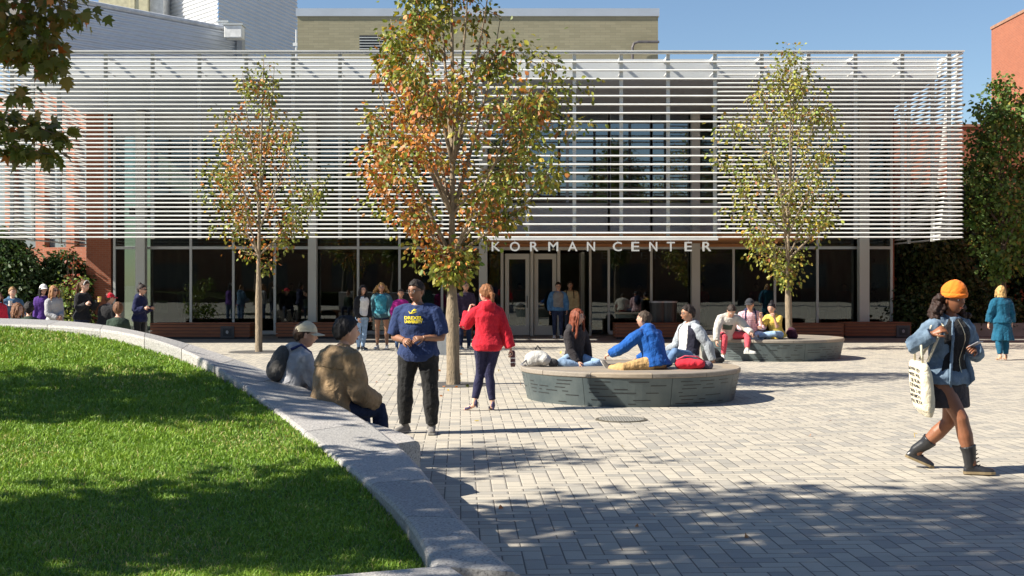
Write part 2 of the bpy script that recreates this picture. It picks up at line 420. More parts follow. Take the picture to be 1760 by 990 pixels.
# ---- round drain cover and tree pits
dl = gnd(1068, 721.5)
dg_ = tag(empty('drain_cover', (dl.x, dl.y, 0)), 'round perforated metal drain cover set in the pavers', 'drain cover')
g = G(); g.cyl((0, 0), .33, .33, .004, .010, 40); g.build('rim', mat('weathered_steel', (.16, .14, .10), .5, .5, .3, 20, .2), dg_)
gm = N('perforated_grate'); _b = gm.n('ShaderNodeTexBrick'); gm.l(gm.coord(), _b.inputs['Vector']); _b.inputs['Scale'].default_value = 1; _b.inputs['Brick Width'].default_value = .068; _b.inputs['Row Height'].default_value = .062
_b.inputs['Mortar Size'].default_value = .009; _b.inputs['Color1'].default_value = (.02, .02, .02, 1); _b.inputs['Color2'].default_value = (.03, .03, .03, 1); _b.inputs['Mortar'].default_value = (.42, .40, .34, 1)
gm.l(_b.outputs[0], gm.b.inputs['Base Color']); gm.b.inputs['Roughness'].default_value = .6
g = G(); g.cyl((0, 0), .29, .29, .0105, .0125, 40); g.build('grate', gm.mat, dg_)
SOIL = mat('dark_gravel', (.09, .085, .08), .95, 0, .5, 30, .8, 60, .02)
def pit(x, y, r):
    g = G(); g.cyl((0, 0), r, r, .001, .0065, 40); tag(g.build('tree_pit_ground', SOIL, loc=(x, y, 0)), kind='structure')
pit(-1.0, 21.85, .62); pit(-6.35, 32.1, .75); pit(7.15, 33.0, .7)

# ================================================================ THE MAIN BUILDING
DS, DG = 36.0, 42.0
SX = lambda px: (px-880)*DS/F
GX = lambda px: (px-880)*DG/F
XL, XR = -14.4, 12.65
B = tag(empty('campus_building', (0, 42, 0)), 'long glass fronted campus building wrapped in a white horizontal louvre screen', 'building')
O42 = V((0, 42, 0))
def bbox(name, x0, x1, y0, y1, z0, z1, m, parent=B, bevel=0):
    g = G(); g.box(x0, x1, y0-42, y1-42, z0, z1); return g.build(name, m, parent, bevel=bevel)
# louvres: airfoil blades with a slanted front
PITCH = .1203; ZT = 8.19; NL = 44
def blade(g, p0, p1, nrm, s=1.0):      # nrm: outward
    prof = [(.045, -.019), (.05, -.006), (.022, .021), (-.05, .019), (-.055, -.014), (0, -.025)]
    g.loft([[p+V((nrm[0]*a*s, nrm[1]*a*s, b*s)) for a, b in prof] for p in (p0, p1)])
bx0, bx1 = SX(829.0), SX(1233.5)
gl = G(); ge = G()
for k in range(NL):
    z = ZT-k*PITCH; y = DS-42
    blade(gl, V((XL, y, z)), V((bx0, y, z)), (0, -1)); blade(gl, V((bx1, y, z)), V((XR, y, z)), (0, -1))
    if k % 2 == 0 or k == 43: blade(ge, V((bx0, y, z)), V((bx1, y, z)), (0, -1), 1.15)
gl.build('front_louvres', WHITE, B); ge.build('entrance_louvres', WHITE, B)
for nm, x, nx in (('side_louvres', XL, -1), ('side_louvres', XR, 1)):
    g = G()
    for k in range(NL):
        z = ZT-k*PITCH; a, b = V((x, DS-42, z)), V((x, 0.3 if nx > 0 else 1.5, z))
        blade(g, a, b, (nx, 0))
    g.build(nm, WHITE, B)
g = G(); g.box(XL-.06, XR+.06, DS-42-.07, DS-42+.06, 8.225, 8.262); g.build('top_rail', WHITE, B)
g = G(); g.box(bx0, bx1, DS-42-.075, DS-42+.02, 2.93, 2.985); g.build('bottom_rail', WHITE, B)
pxs = [1633.4-80.75*k for k in range(21)]
for q, px in enumerate(pxs):
    x = SX(px)
    g = G(); g.box(x-.05, x+.05, DS+.07-42, DS+.13-42, 2.97, 8.2); g.build('screen_post', GREYM, B)
    g = G(); g.box(x-.025, x+.025, DS+.135-42, 37.0-42, 8.08, 8.16)
    g.box(x-.012, x+.012, DS+.135-42, 36.98-42, 7.68, 7.72); g.build('bracket', WHITE, B)
for x in (XL+.05, XR-.05):
    for y in (38.3, 40.6):
        bbox('screen_post', x-.05, x+.05, y, y+.1, 2.97, 8.2, GREYM)
# roof edge: fascia panels, soffit, roof
fx = [XL+.3]+[SX(p)*37/36 for p in reversed(pxs) if XL+.5 < SX(p)*37/36 < 12.2]+[12.3]
for a, b in zip(fx[:-1], fx[1:]):
    bbox('fascia_panel', a+.012, b-.012, 37.0, 37.08, 7.66, 8.2, mat('pale_metal_panel', (.60, .62, .62), .4, .1, .04, 1, 0))
g = G(); g.box(XL+.3, 12.3, 37.09-42, 49.9-42, 7.72, 8.12); g.build('roof', PANEL, B)
g = G()
g.add([(XL+.3, 37.08-42, 7.655), (12.3, 37.08-42, 7.655), (12.3, .02, 7.30), (XL+.3, .02, 7.30), (XL+.3, 37.09-42, 7.72), (12.3, 37.09-42, 7.72), (12.3, .02, 7.72), (XL+.3, .02, 7.72)],
      [(0, 3, 2, 1), (0, 1, 5, 4), (2, 3, 7, 6), (0, 4, 7, 3), (1, 2, 6, 5), (4, 5, 6, 7)])
g.build('soffit', mat('soffit_panel', (.33, .40, .48), .6, 0, .04, 1, 0), B)
# floor slab, upper wall
bbox('spandrel_panel', GX(827), GX(1238), 41.9, 42.0, 3.16, 4.34, PANEL)
g = G(); g.box(GX(834), GX(1330), 36.12-42, 41.86-42, 3.005, 3.13); g.build('entrance_canopy', wood('warm_wood_soffit', (.42, .17, .06), (.60, .28, .11), 0), B)
bbox('upper_floor', -12.6, 12.4, 42.12, 47.9, 3.95, 4.25, mat('floor_concrete', (.2, .19, .17)))
bbox('wood_ceiling', -9.6, 12.4, 42.12, 51.9, 2.92, 3.02, wood('warm_wood_ceiling', (.50, .22, .07), (.72, .36, .13), 0))
bbox('upper_panel', GX(197), GX(827), 41.92, 42.04, 6.57, 7.29, PANEL)
bbox('upper_panel', GX(1238), 12.4, 41.92, 42.04, 6.57, 7.29, PANEL)
INT = mat('dim_interior_wall', (.30, .27, .19), .9, 0, .4, .8, 0)
bbox('inner_wall', GX(190), 12.45, 52, 52.2, 0, 7.6, INT)
bbox('inner_wall', 12.35, 12.45, 42.1, 51.98, 0, 7.28, INT)
bbox('shading_side_wall', 12.47, 12.6, 42.2, 60, 0, 8.12, RBRICK)  # unseen wall, added to keep the sun off the annex
bbox('inner_wall', GX(197)-.1, GX(197), 46.5, 51.98, 0, 7.28, INT)
bbox('inner_wall', -12.6, 12.34, 45.6, 45.7, 4.26, 7.6, mat('dim_upper_wall', (.40, .43, .42), .9, 0, .4, .8, 0))
bbox('lobby_floor', GX(197), 12.34, 42.05, 51.98, .004, .02, mat('lobby_floor', (.16, .14, .12), .35, 0, .2, 2, 0))
for xx in (-11, -3.8, 3.9, 9.5):
    bbox('inner_wall', xx, xx+1.6, 49.2, 49.4, 0, 2.9, mat('inner_partition', (.24, .16, .09), .8, 0, .3, .8, 0))
# columns and mullions of the glass wall
for px, wd in ((249, .30), (541, .27), (831, .27), (1192, .27), (1478, .32)):
    x = GX(px); bbox('column', x-wd/2, x+wd/2, 41.45, 41.75, 0, 7.3, mat('pale_grey_column', (.50, .51, .48), .45, .1, .05, 1, 0))
MUL = [198, 329, 402, 473, 616, 687, 760, 1046, 1119, 1260, 1331, 1404, 1531]
for px in MUL:
    x = GX(px); bbox('mullion', x-.038, x+.038, 41.9, 42.02, .1, 7.28, GREYM)
def trans(a, b, z, t=.035): bbox('transom', GX(a), GX(b), 41.895, 42.03, z-t, z+t, GREYM)
trans(199, 827, 2.876, .045); trans(1046, 1530, 2.876, .045)
trans(199, 827, 6.55); trans(1238, 1530, 6.55); trans(199, 827, .1, .06); trans(1046, 1530, .1, .06)
allx = sorted(MUL+[249, 541, 831, 1192, 1478])
for a, b in zip(allx[:-1], allx[1:]):
    if a == 831: continue
    bbox('window', GX(a)+.04, GX(b)-.04, 41.955, 41.965, .16, 2.83, GLASS)
for a, b in zip(allx[:-1], allx[1:]):
    if a >= 831 and b <= 1192: continue
    bbox('upper_window', GX(a)+.04, GX(b)-.04, 41.955, 41.965, 2.93, 6.52, GLASS)
ex = [831, 903, 975, 1047, 1119, 1192]
for a, b in zip(ex[:-1], ex[1:]):
    bbox('upper_window', GX(a)+.05, GX(b)-.05, 41.955, 41.965, 4.36, 7.28, GLASSU)
    bbox('mullion', GX(b)-.05, GX(b)+.05, 41.9, 42.02, 4.35, 7.28, mat('blue_grey_mullion', (.25, .29, .33), .4, .2, .05, 1, 0))
# entrance: doors
DF = mat('pale_door_frame', (.50, .49, .44), .45, .1, .05, 1, 0)
def door(x0, x1, open_=0):
    e = empty('door', (0, 0, 0)); e.parent = B; hx = x0 if open_ >= 0 else x1
    e.location = (hx, -.1, 0); e.rotation_euler = (0, 0, R(open_)); s = x0-hx; t = x1-hx
    g = G(); g.box(s, s+.13, -.03, .03, .02, 2.68); g.box(t-.13, t, -.03, .03, .02, 2.68)
    g.box(s+.13, t-.13, -.03, .03, 2.5, 2.68); g.box(s+.13, t-.13, -.03, .03, .02, .33); g.build('door_frame', DF, e)
    g = G(); g.box(s+.13, t-.13, -.006, .006, .33, 2.5); g.build('pane', GLASS, e)
    g = G(); xx = t-.08 if open_ >= 0 else s+.08
    g.tube([(xx, -.03, .92), (xx, -.09, .92), (xx, -.09, 1.30), (xx, -.03, 1.30)], .014); g.build('handle', DARKM, e)
door(GX(868), GX(910)); door(GX(918), GX(956)); 
g = G(); g.box(GX(966), GX(1000), 3.0, 3.03, .02, 2.68)
for px, wd in ((863, .09), (914, .10), (960, .10), (1014, .07)):
    x = GX(px); bbox('door_post', x-wd/2, x+wd/2, 41.8, 42.0, 0, 2.80, DF)
bbox('transom', GX(840), GX(1046), 41.8, 42.0, 2.80, 2.9, DF)
bbox('transom_panel', GX(840), GX(1330), 41.87, 41.885, 2.905, 3.0, wood('warm_wood_soffit', (.42, .17, .06), (.60, .28, .11), 0))
bbox('window', GX(841), GX(860), 41.955, 41.965, .05, 2.79, GLASS)
bbox('window', GX(1017), GX(1044), 41.955, 41.965, .05, 2.79, GLASS)
g = G(); g.box(0, .05, -1.5, 0, 0.02, 2.7); g.box(0, .05, 0, .06, .02, 2.7)
o = bbox('door_post', GX(1001), GX(1001)+.06, 42.3, 43.6, .02, 2.7, GLASS)
for yy in (42.3, 43.0, 43.7): bbox('door_post', GX(1001)-.02, GX(1001)+.08, yy, yy+.07, .02, 2.75, DF)
# small notice behind the left window
g = G(); g.box(GX(267), GX(289), -.02, .0, 1.02-.28, 1.15)
g.build('notice_panel', mat('olive_notice', (.36, .36, .20), .6, 0, .1, 5, 0), B)
def text_mesh(body, size, ext=.01, off=0.0, align='CENTER', sx=1.0):
    c = bpy.data.curves.new('t', 'FONT'); c.body = body; c.size = size; c.extrude = ext; c.offset = off; c.align_x = align; c.resolution_u = 4
    o = bpy.data.objects.new('t', c); COL.objects.link(o); dg = bpy.context.evaluated_depsgraph_get(); dg.update()
    me = bpy.data.meshes.new_from_object(o.evaluated_get(dg)); COL.objects.unlink(o); bpy.data.objects.remove(o); bpy.data.curves.remove(c)
    for v in me.vertices: v.co.x *= sx
    return me
me = text_mesh('755', .22, .003, .004); o = obj('notice_number', me, mat('dark_olive', (.13, .13, .05)), B, False)
o.location = (GX(279), -.028, .86); o.rotation_euler = (R(90), 0, 0)
# sign
S = tag(empty('building_sign', (SX(1036), 35.95, 2.62)), 'row of silver capital letters reading KORMAN CENTER hung under the louvres', 'sign')
LX = dict(zip(range(12), [(22, 90), (160, 235), (312, 375), (450, 525), (598, 670), (742, 803), (938, 1005), (1078, 1137), (1213, 1273), (1345, 1405), (1480, 1535), (1615, 1680)]))
LM = mat('silver_letters', (.50, .51, .50), .4, .1, .03, 2, 0)
for k, ch in enumerate('KORMANCENTER'):
    a, b = [840+q/4.4 for q in LX[k]]; xa, xb = SX(a), SX(b)
    me = text_mesh(ch, .36, .025, .004); xs = [v.co.x for v in me.vertices]; ys_ = [v.co.y for v in me.vertices]
    sx = (xb-xa)/(max(xs)-min(xs)); sy = .262/(max(ys_)-min(ys_)); x0 = min(xs); y0 = min(ys_)
    for v in me.vertices: v.co = V(((v.co.x-x0)*sx, (v.co.y-y0)*sy, v.co.z))
    o = obj('letter', me, LM, S, False); o.location = (xa-S.location.x, 0, 0); o.rotation_euler = (R(90), 0, 0)
g = G()
for k in range(12):
    c = sum(840+q/4.4 for q in LX[k])/2; x = SX(c)-S.location.x
    g.box(x-.008, x+.008, .0, .016, .25, .34)
g.build('hanger_rods', GREYM, S)
# brick wing on the left with the pier beside the glass
gp = bbox('brick_pier', GX(150), GX(192), 41.9, 43.4, 0, 7.29, RBRICK)
wl = tag(empty('brick_wing', (-13.6, 43.6, 0)), 'orange brick wing with narrow windows left of the glass lobby', 'building')
wdir = V((-.90, .44, 0)).normalized()
Mw = Matrix(((wdir.x, -wdir.y, 0), (wdir.y, wdir.x, 0), (0, 0, 1))).to_4x4()
g = G(); strips = [0.0, .55, .9]; s = .0
segs = []
x = .0
for wbrick, wwin in ((.45, .8), (.38, 1.0), (.42, 1.05), (.42, 1.1), (.42, 1.15), (.45, 1.2), (.5, 1.2), (.5, 1.2)):
    g.box(x, x+wbrick, 0, .5, 2.95, 8.3, M=Mw); segs.append((x+wbrick, x+wbrick+wwin)); x += wbrick+wwin
g.box(0, x, 0, .5, 0, 2.95, M=Mw); g.box(0, x, .02, .5, 6.9, 8.3, M=Mw)
g.build('wall', RBRICK, wl)
for a, b in segs:
    g = G(); g.box(a, b, .25, .27, 2.95, 6.9, M=Mw); wdw = g.build('window', mat('wing_window', (.16, .19, .2), .15, 0, .1, 2, 0), wl)
    g = G(); g.box(a, a+.06, .12, .25, 2.95, 6.9, M=Mw); g.box(b-.06, b, .12, .25, 2.95, 6.9, M=Mw); g.box(a, b, .12, .25, 4.9, 4.98, M=Mw)
    g.build('frame', GREYM, wdw)

# ================================================================ ROOFTOP AND NEIGHBOURS
P_ = tag(empty('rooftop_penthouse', (-1.35, 50, 8.2)), 'low olive brick penthouse with grey metal coping on the roof', 'building')
px0, px1 = (511-880)*50/F, (1131-880)*50/F; zt = 1.75+457*50/F
g = G(); g.box(px0+1.35, px1+1.35, 0, 9, -.1, zt-8.2); g.build('wall', OBRICK, P_)
g = G(); g.box(px0+1.30, px1+1.40, -.06, 9, zt-8.2, zt-8.2+.30); g.build('coping', mat('blue_grey_coping', (.36, .40, .45), .45, .2, .08, 1, 0), P_)
g = G(); va, vb = (618-880)*50/F+1.35, (712-880)*50/F+1.35; z0 = 1.75+400*50/F-8.2; z1 = 1.75+424*50/F-8.2
g.box(va, vb, -.03, -.005, z0, z1, 0)
for k in range(5): g.box(va, vb, -.07, -.031, z0+k*.11, z0+k*.11+.03, 1)
g.build('vent', [DARKM, GREYM], P_)
pp = tag(empty('rooftop_pipe', (4.9, 49.8, 8.4)), 'bent dark pipe running along the right end of the olive penthouse', 'pipe')
g = G(); xa = (1087-880)*49.8/F-4.9; xb = (1133-880)*49.8/F-4.9; zt2 = 1.75+413*49.8/F-8.4
g.tube([(xa, 0, -.4), (xa, 0, zt2-.22), (xa+.06, 0, zt2-.06), (xa+.22, 0, zt2), (xb, 0, zt2)], .055, 10); g.build('tube', mat('brown_grey_pipe', (.12, .11, .11), .5, .3), pp)
def corrugated(g, a, b, z0, z1a, z1b, nrm, pitch=.17, amp=.07):
    n = int((max(z1a, z1b)-z0)/pitch); rows = []
    for k in range(n*4+1):
        q = k/(n*4); off = (0, amp, amp, 0)[k % 4]
        rows.append((q, off))
    vs = []; fs = []
    for q, off in rows:
        for p, zt in ((a, z1a), (b, z1b)):
            vs.append(V((p.x, p.y, z0+(zt-z0)*q))+nrm*off)
    for k in range(len(rows)-1): fs.append((2*k, 2*k+1, 2*k+3, 2*k+2))
    g.add(vs, fs)
SID = mat('shaded_metal_siding', (.50, .535, .59), .45, .15, .05, 1, 0)  # siding on the faces turned from the sun, their shade put into the colour
SIDLIT = mat('sunlit_metal_siding', (.62, .63, .64), .45, .1, .05, 1, 0)  # same siding painted paler for the tower's sunlit face
h1 = tag(empty('metal_clad_hall', (-13.5, 49, 8.2)), 'low corrugated metal hall behind the roof at upper left', 'building')
a = V((-11.1, 52, 0)); b_ = a-V((.64, .77, 0))*9.5; nr = V((.77, -.64, 0)); L = h1.location; L0 = V((L.x, L.y, 0))
ztop = 11.9-8.2
g = G(); corrugated(g, b_-L0, a-L0, -.3, ztop, ztop, nr); g.add([b_-L0+V((0, 0, ztop)), a-L0+V((0, 0, ztop)), a-L0+V((-12, 8, ztop)), b_-L0+V((-12, 8, ztop))], [(0, 1, 2, 3)])
g.build('wall', SID, h1)
g = G(); g.tube([b_-L0+V((0, 0, ztop+.05))+nr*.06, a-L0+V((0, 0, ztop+.05))+nr*.06], .09, 6); g.build('roof_edge', mat('pale_edge', (.5, .52, .55)), h1)
g = G(); c0 = a-V((.64, .77, 0))*.3-L0; c1 = a-V((.64, .77, 0))*2.9-L0
zb = -.2
q = [c1+nr*.07, c0+nr*.07]
for k in range(16): 
    z = zb+k*.09; g.add([q[0]+V((0, 0, z)), q[1]+V((0, 0, z)), q[1]+V((0, 0, z+.06))+nr*.04, q[0]+V((0, 0, z+.06))+nr*.04], [(0, 1, 2, 3)])
g.build('vent', mat('dark_louvre_vent', (.06, .065, .08), .5), h1)
g = G(); g.box(a.x-L0.x-.02, a.x-L0.x+.2, a.y-L0.y-.3, a.y-L0.y+.3, -.3, ztop+.15); g.build('corner_post', mat('grey_corner_post', (.33, .35, .38)), h1)
h2 = tag(empty('metal_clad_tower', (-12, 60, 8.2)), 'tall corrugated metal tower rising past the top of the picture', 'building')
c = V(((375-880)*58/F, 58, 0)); rgt = V(((510-880)*66/F, 66, 0)); lft = V(((263-880)*63/F, 63, 0)); L0 = V((-12, 60, 0))
g = G(); n1 = (rgt-c).normalized(); n1 = V((n1.y, -n1.x, 0)); corrugated(g, c-L0, rgt-L0, -.3, 9, 9, n1, .19, .05); g.build('wall', SID, h2)
g = G(); n2 = (c-lft).normalized(); n2 = V((n2.y, -n2.x, 0)); corrugated(g, lft-L0, c-L0, -.3, 9, 9, n2, .19, .05); g.build('wall', SIDLIT, h2)
g = G(); g.add([lft-L0+V((0, 0, 9)), c-L0+V((0, 0, 9)), rgt-L0+V((0, 0, 9)), V((-3.5, 12, 9))], [(0, 1, 2, 3)]); g.build('roof', PANEL, h2)
# roof clutter beside the hall
for px, py, d, sw, sh, lab in ((403, 52, 51, .7, .5, 'small white ventilation box on the edge of the metal hall roof'), (385, 45, 52.5, .4, .35, 'tiny white curb box beside the ventilation box')):
    p = at(px, py, d); u = tag(empty('roof_vent', p), lab, 'roof vent')
    g = G(); g.box(-sw/2, sw/2, -.3, .3, -.35, sh*.3); g.build('body', mat('vent_white', (.7, .7, .68)), u, bevel=.03)
    g = G(); g.box(-sw/2-.05, sw/2+.05, -.35, .35, sh*.3, sh*.3+.06); g.build('cap', GREYM, u)
pf = tag(empty('rooftop_stack', at(250, 10, 60)), 'yellowish masonry block behind the metal hall roof', 'building')
g = G(); g.box(-2.2, .1, 0, 2, -3, 1.0); g.box(-.7, -.5, -.05, -.01, -1, 1); g.build('wall', mat('cream_masonry', (.5, .46, .3)), pf); g = G(); g.box(.12, .75, .3, 2, -3, 1.2); g.build('flue', mat('pale_flue', (.6, .6, .58)), pf)
mst = tag(empty('roof_mast', at(509, 88, 49)), 'thin white pole at the left end of the olive penthouse', 'pole')
g = G(); g.tube([(0, 0, -.4), (0, 0, .82)], .03, 6); g.box(-.12, .05, -.04, .04, .2, .32); g.build('pole', WHITE, mst)
# brick tower on the right: its left side runs towards us
tw = tag(empty('brick_tower', (20.6, 55, 0)), 'tall orange brick tower at the right edge of the picture', 'building')
g = G(); g.box(0, 9, -27, 0, 0, 12.6); g.build('wall', RBRICK, tw); g = G(); g.box(-.04, 9, -27.04, .03, 12.6, 12.72); g.build('coping', mat('dark_coping', (.3, .16, .1)), tw)
lw = tag(empty('brick_annex', (16.5, 49, 0)), 'low dark red brick annex between the louvre screen and the brick tower', 'building')
g = G(); g.box(-4, 4.0, 0, 4, 0, 7.7); g.build('wall', RBRICK, lw); g = G(); g.box(-4.03, 4.0, -.05, 4, 7.7, 7.8); g.build('coping', mat('dark_coping', (.3, .16, .1)), lw)
# low planter wall in the shade at right
g = G(); g.box(-5, 7, 0, .4, 0, .42); o = g.build('planter_wall', mat('grey_concrete', (.30, .29, .27), .85, 0, .2, 3, .3), loc=(18, 41.5, 0)); tag(o, 'low grey concrete planter wall in the shade at the right', 'wall')
# across the plaza behind the camera: what the glass reflects
bh = tag(empty('opposite_hall', (0, -30, 0)), 'long dark brick hall across the plaza behind the viewer', 'building')
g = G(); g.box(-60, 60, -10, 0, 0, 9.5); g.build('wall', brick('brown_brick', (.2, .1, .06), (.16, .08, .05), (.2, .16, .12)), bh)
for k in range(14):
    for z in (1.2, 4.8):
        g = G(); xx = -56+k*8; g.box(xx, xx+4, .0, .03, z, z+2.2); g.build('window', mat('hall_window', (.05, .06, .07), .1, 0, .1, 1, 0), bh)
# ================================================================ TREES
BARK = mat('tan_bark', (.27, .21, .14), .9, 0, .35, 14, .9, 30, .03, stretch=(2.2, 2.2, .5))
BARKD = mat('dark_bark', (.12, .09, .065), .9, 0, .3, 14, .8, 30, .03, stretch=(2.2, 2.2, .5))
LEAF = leafmat('autumn_leaf', .28)
OVATE = np.array([(0, 0, 0), (.32, .28, .10), (.30, .62, .12), (0, 1.0, -.06), (-.30, .62, .12), (-.32, .28, .10), (0, .5, 0)])
OVF = [(0, 1, 6), (1, 2, 6), (2, 3, 6), (3, 4, 6), (4, 5, 6), (5, 0, 6)]
MAPLE = np.array([(0, 0, 0), (.30, .02, .03), (.55, .28, .08), (.32, .34, .04), (.52, .72, .1), (.18, .62, .02), (0, 1.05, -.08), (-.18, .62, .02), (-.52, .72, .1), (-.32, .34, .04), (-.55, .28, .08), (-.30, .02, .03), (0, .38, 0)])
MPF = [(k, (k+1) % 12, 12) for k in range(12)]
def leaves_mesh(name, P, D, size, cols, shape=OVATE, faces=OVF, rg=None, parent=None, material=None):
    n = len(P); rg = rg or np.random.default_rng(1)
    d = D/np.linalg.norm(D, axis=1)[:, None]
    rnd = rg.normal(size=(n, 3)); x = np.cross(d, rnd); x /= np.linalg.norm(x, axis=1)[:, None]; z = np.cross(x, d)
    s = (size*(.65+.6*rg.random(n)))[:, None, None] if np.isscalar(size) else size[:, None, None]
    k = len(shape)
    Vt = P[:, None, :]+s*(shape[None, :, 0:1]*x[:, None, :]+shape[None, :, 1:2]*d[:, None, :]+shape[None, :, 2:3]*z[:, None, :])
    F_ = (np.arange(n)[:, None, None]*k+np.array(faces)[None]).reshape(-1)
    nf = n*len(faces)
    me = bpy.data.meshes.new(name); me.vertices.add(n*k); me.vertices.foreach_set('co', Vt.reshape(-1))
    me.loops.add(nf*3); me.loops.foreach_set('vertex_index', F_); me.polygons.add(nf)
    me.polygons.foreach_set('loop_start', np.arange(nf)*3); me.polygons.foreach_set('loop_total', np.full(nf, 3)); me.update(calc_edges=True)
    ca = me.color_attributes.new('Col', 'FLOAT_COLOR', 'POINT'); c4 = np.ones((n, 4)); c4[:, :3] = cols
    ca.data.foreach_set('color', np.repeat(c4, k, axis=0).reshape(-1)); me.materials.append(material or LEAF)
    o = bpy.data.objects.new(name, me); COL.objects.link(o)
    if parent: o.parent = parent
    return o
def smoothz(pts, n):                     # resample a bent limb
    out = []; m = len(pts)-1
    for k in range(n+1):
        t = k/n*m; i = min(int(t), m-1); f = t-i
        p0, p1, p2, p3 = pts[max(i-1, 0)], pts[i], pts[i+1], pts[min(i+2, m)]
        out.append(.5*((2*p1)+(p2-p0)*f+(2*p0-5*p1+4*p2-p3)*f*f+(3*p1-p0-3*p2+p3)*f**3))
    return out
def tree(label, base, env, split, rt, nl, ntw, lpt, lsize, colfn, seed, group, bark=BARK, name='plaza_tree', ry=.9, bare=.0, shape=OVATE, faces=OVF, limbvis=1.0, spread=.13, gap=.85):
    """env: list of (z, xl, xr) half widths of the crown outline; split: height where limbs start"""
    rs = random.Random(seed); rg = np.random.default_rng(seed)
    T = tag(empty(name, (base[0], base[1], 0)), label, 'tree', group)
    zs = [e[0] for e in env]; xl = [e[1] for e in env]; xr = [e[2] for e in env]; z0, z1 = zs[0], zs[-1]
    wid = lambda z: (np.interp(z, zs, xl), np.interp(z, zs, xr))
    g = G()
    wx_, wy_ = rs.uniform(-.012, .012), rs.uniform(-.012, .012); tr = [V((wx_*k, wy_*k, split*k/5)) for k in range(6)]
    top = V((rs.uniform(-.15, .15), rs.uniform(-.1, .1), z1-.35)); tr2 = tr+[V((top.x*.3, top.y*.3, split+(z1-split)*.35)), V((top.x*.7, top.y*.7, split+(z1-split)*.7)), top]
    pts = smoothz(tr2, 22); L = len(pts)
    g.tube([pts[0]-V((0, 0, .05))]+pts, [rt*1.25]+[max(rt*(1.08 if k < 2 else 1)*(1-.92*(max(0, k-8)/(L-9))**.75), .008) for k in range(L)], 10)
    limbs = [[p for p in pts[10:]]]
    for k in range(nl):
        za = split+(z1-split)*.38*(k/nl)**1.1-.05; a = 2.4*k+rs.uniform(-.4, .4)
        i = min(range(L), key=lambda q: abs(pts[q].z-za)); s = pts[i]
        zt = min(z1-.1, z0+(z1-z0)*(.25+.75*((k+1)/nl)**.8)*rs.uniform(.75, 1.0)); zt = max(zt, s.z+.5)
        wl_, wr_ = wid(zt); ca, sa = math.cos(a), math.sin(a); wx = wr_ if ca > 0 else wl_; m = .86
        e = V((wx*ca*m, ry*(wl_+wr_)/2*sa*m, zt)); h = e-s
        mid = s+V((h.x*.45, h.y*.45, h.z*.38)); mid2 = s+V((h.x*.8, h.y*.8, h.z*.72))
        lp = smoothz([s, mid, mid2, e], 12); r0 = rt*.42*rs.uniform(.7, 1)
        g.tube(lp, [max(r0*(1-q/13), .007) for q in range(13)], 6); limbs.append(lp[2:])
    Ps = []; Ds = []
    for k in range(ntw):
        for _ in range(30):
            z = z0+(z1-z0)*rs.random(); a = rs.random()*6.283; rr = rs.random()**.42
            wl_, wr_ = wid(z); ca, sa = math.cos(a), math.sin(a); wx = wr_ if ca > 0 else wl_
            if rs.random() < ((wl_+wr_)/2/max(max(xl), max(xr)))**1.2+.12: break
        e = V((wx*ca*rr, ry*(wl_+wr_)/2*sa*rr, z))
        if gap and noise.noise(e*1.15+V((seed, 0, 0))) < -.04 and rs.random() < gap: continue
        if rs.random() < .10: e = V((e.x*1.16, e.y*1.1, e.z))
        best = None; bd = 1e9
        for lp in limbs:
            for q in lp:
                if q.z < e.z-.05:
                    dd = (q-e).length*(1+.3*abs(q.z-(e.z-.5)))
                    if dd < bd: bd = dd; best = q
        if best is None: best = pts[12]
        h = e-best; mid = best+V((h.x*.55, h.y*.55, h.z*.4))+V((rs.uniform(-.06, .06), rs.uniform(-.06, .06), 0))
        tw = smoothz([best, mid, e], 7); g.tube(tw, [max(.012*(1-q/8), .0035) for q in range(8)], 4, cap=False)
        if rs.random() < bare: continue
        nn_ = int(lpt*rs.uniform(.5, 1.5))
        for q in range(nn_):
            t = (rs.random()**.6); i = min(int(t*7), 6); f = t*7-i; p = tw[i].lerp(tw[i+1], f)
            if t < .25 and rs.random() < .6: continue
            off = V((rs.gauss(0, 1), rs.gauss(0, 1), rs.gauss(-.15, 1)))*spread*(.5+.7*t)
            Ps.append(p+off); dd = off.normalized()+V((0, 0, -.7)); Ds.append(dd)
    o = g.build('trunk', bark, T, smooth=True)
    P = np.array(Ps); D = np.array(Ds); cols = colfn(P, rg)
    leaves_mesh('crown', P, D, lsize, cols, shape, faces, rg, T)
    return T
def palette(P, rg, list_, jitter=.25):
    """list_: [(weight array, colour)]"""
    n = len(P); Wt = np.array([w if hasattr(w, '__len__') else np.full(n, w) for w, c in list_]).T
    Wt = np.clip(Wt, 0.001, None); Wt /= Wt.sum(1)[:, None]; cum = Wt.cumsum(1); r = rg.random(n)[:, None]
    idx = (r > cum).sum(1).clip(0, len(list_)-1); C = np.array([c for w, c in list_])[idx]
    return C*(1+jitter*(rg.random((n, 1))*2-1))*(1+.08*rg.normal(size=(n, 3)))
def blob(P, c, r): return np.exp(-(((P-np.array(c))/np.array(r))**2).sum(1))
YG = (.28, .29, .05); OG = (.17, .19, .042); GR = (.11, .16, .03); OR = (.52, .20, .05); RD = (.50, .10, .04); BR = (.33, .15, .05); YE = (.50, .38, .06)
def col_big(P, rg):
    o = 2.3*blob(P, (-.55, 0, 3.9), (1.1, 2, 1.25))+.8*blob(P, (.9, 0, 4.6), (.7, 2, .5))+.9*blob(P, (-.3, 0, 2.8), (.8, 2, .5))+.7*blob(P, (.9, 0, 6.6), (.6, 2, .6))
    o *= .75+.5*np.sin(P[:, 0]*5+P[:, 2]*4)
    return palette(P, rg, [(np.full(len(P), .42), YG), (np.full(len(P), .42), OG), (np.full(len(P), .12), GR), (o*.75, OR), (o*.12*(P[:, 0] < 0), RD), (o*.55, BR), (.05+.12*o, YE)])
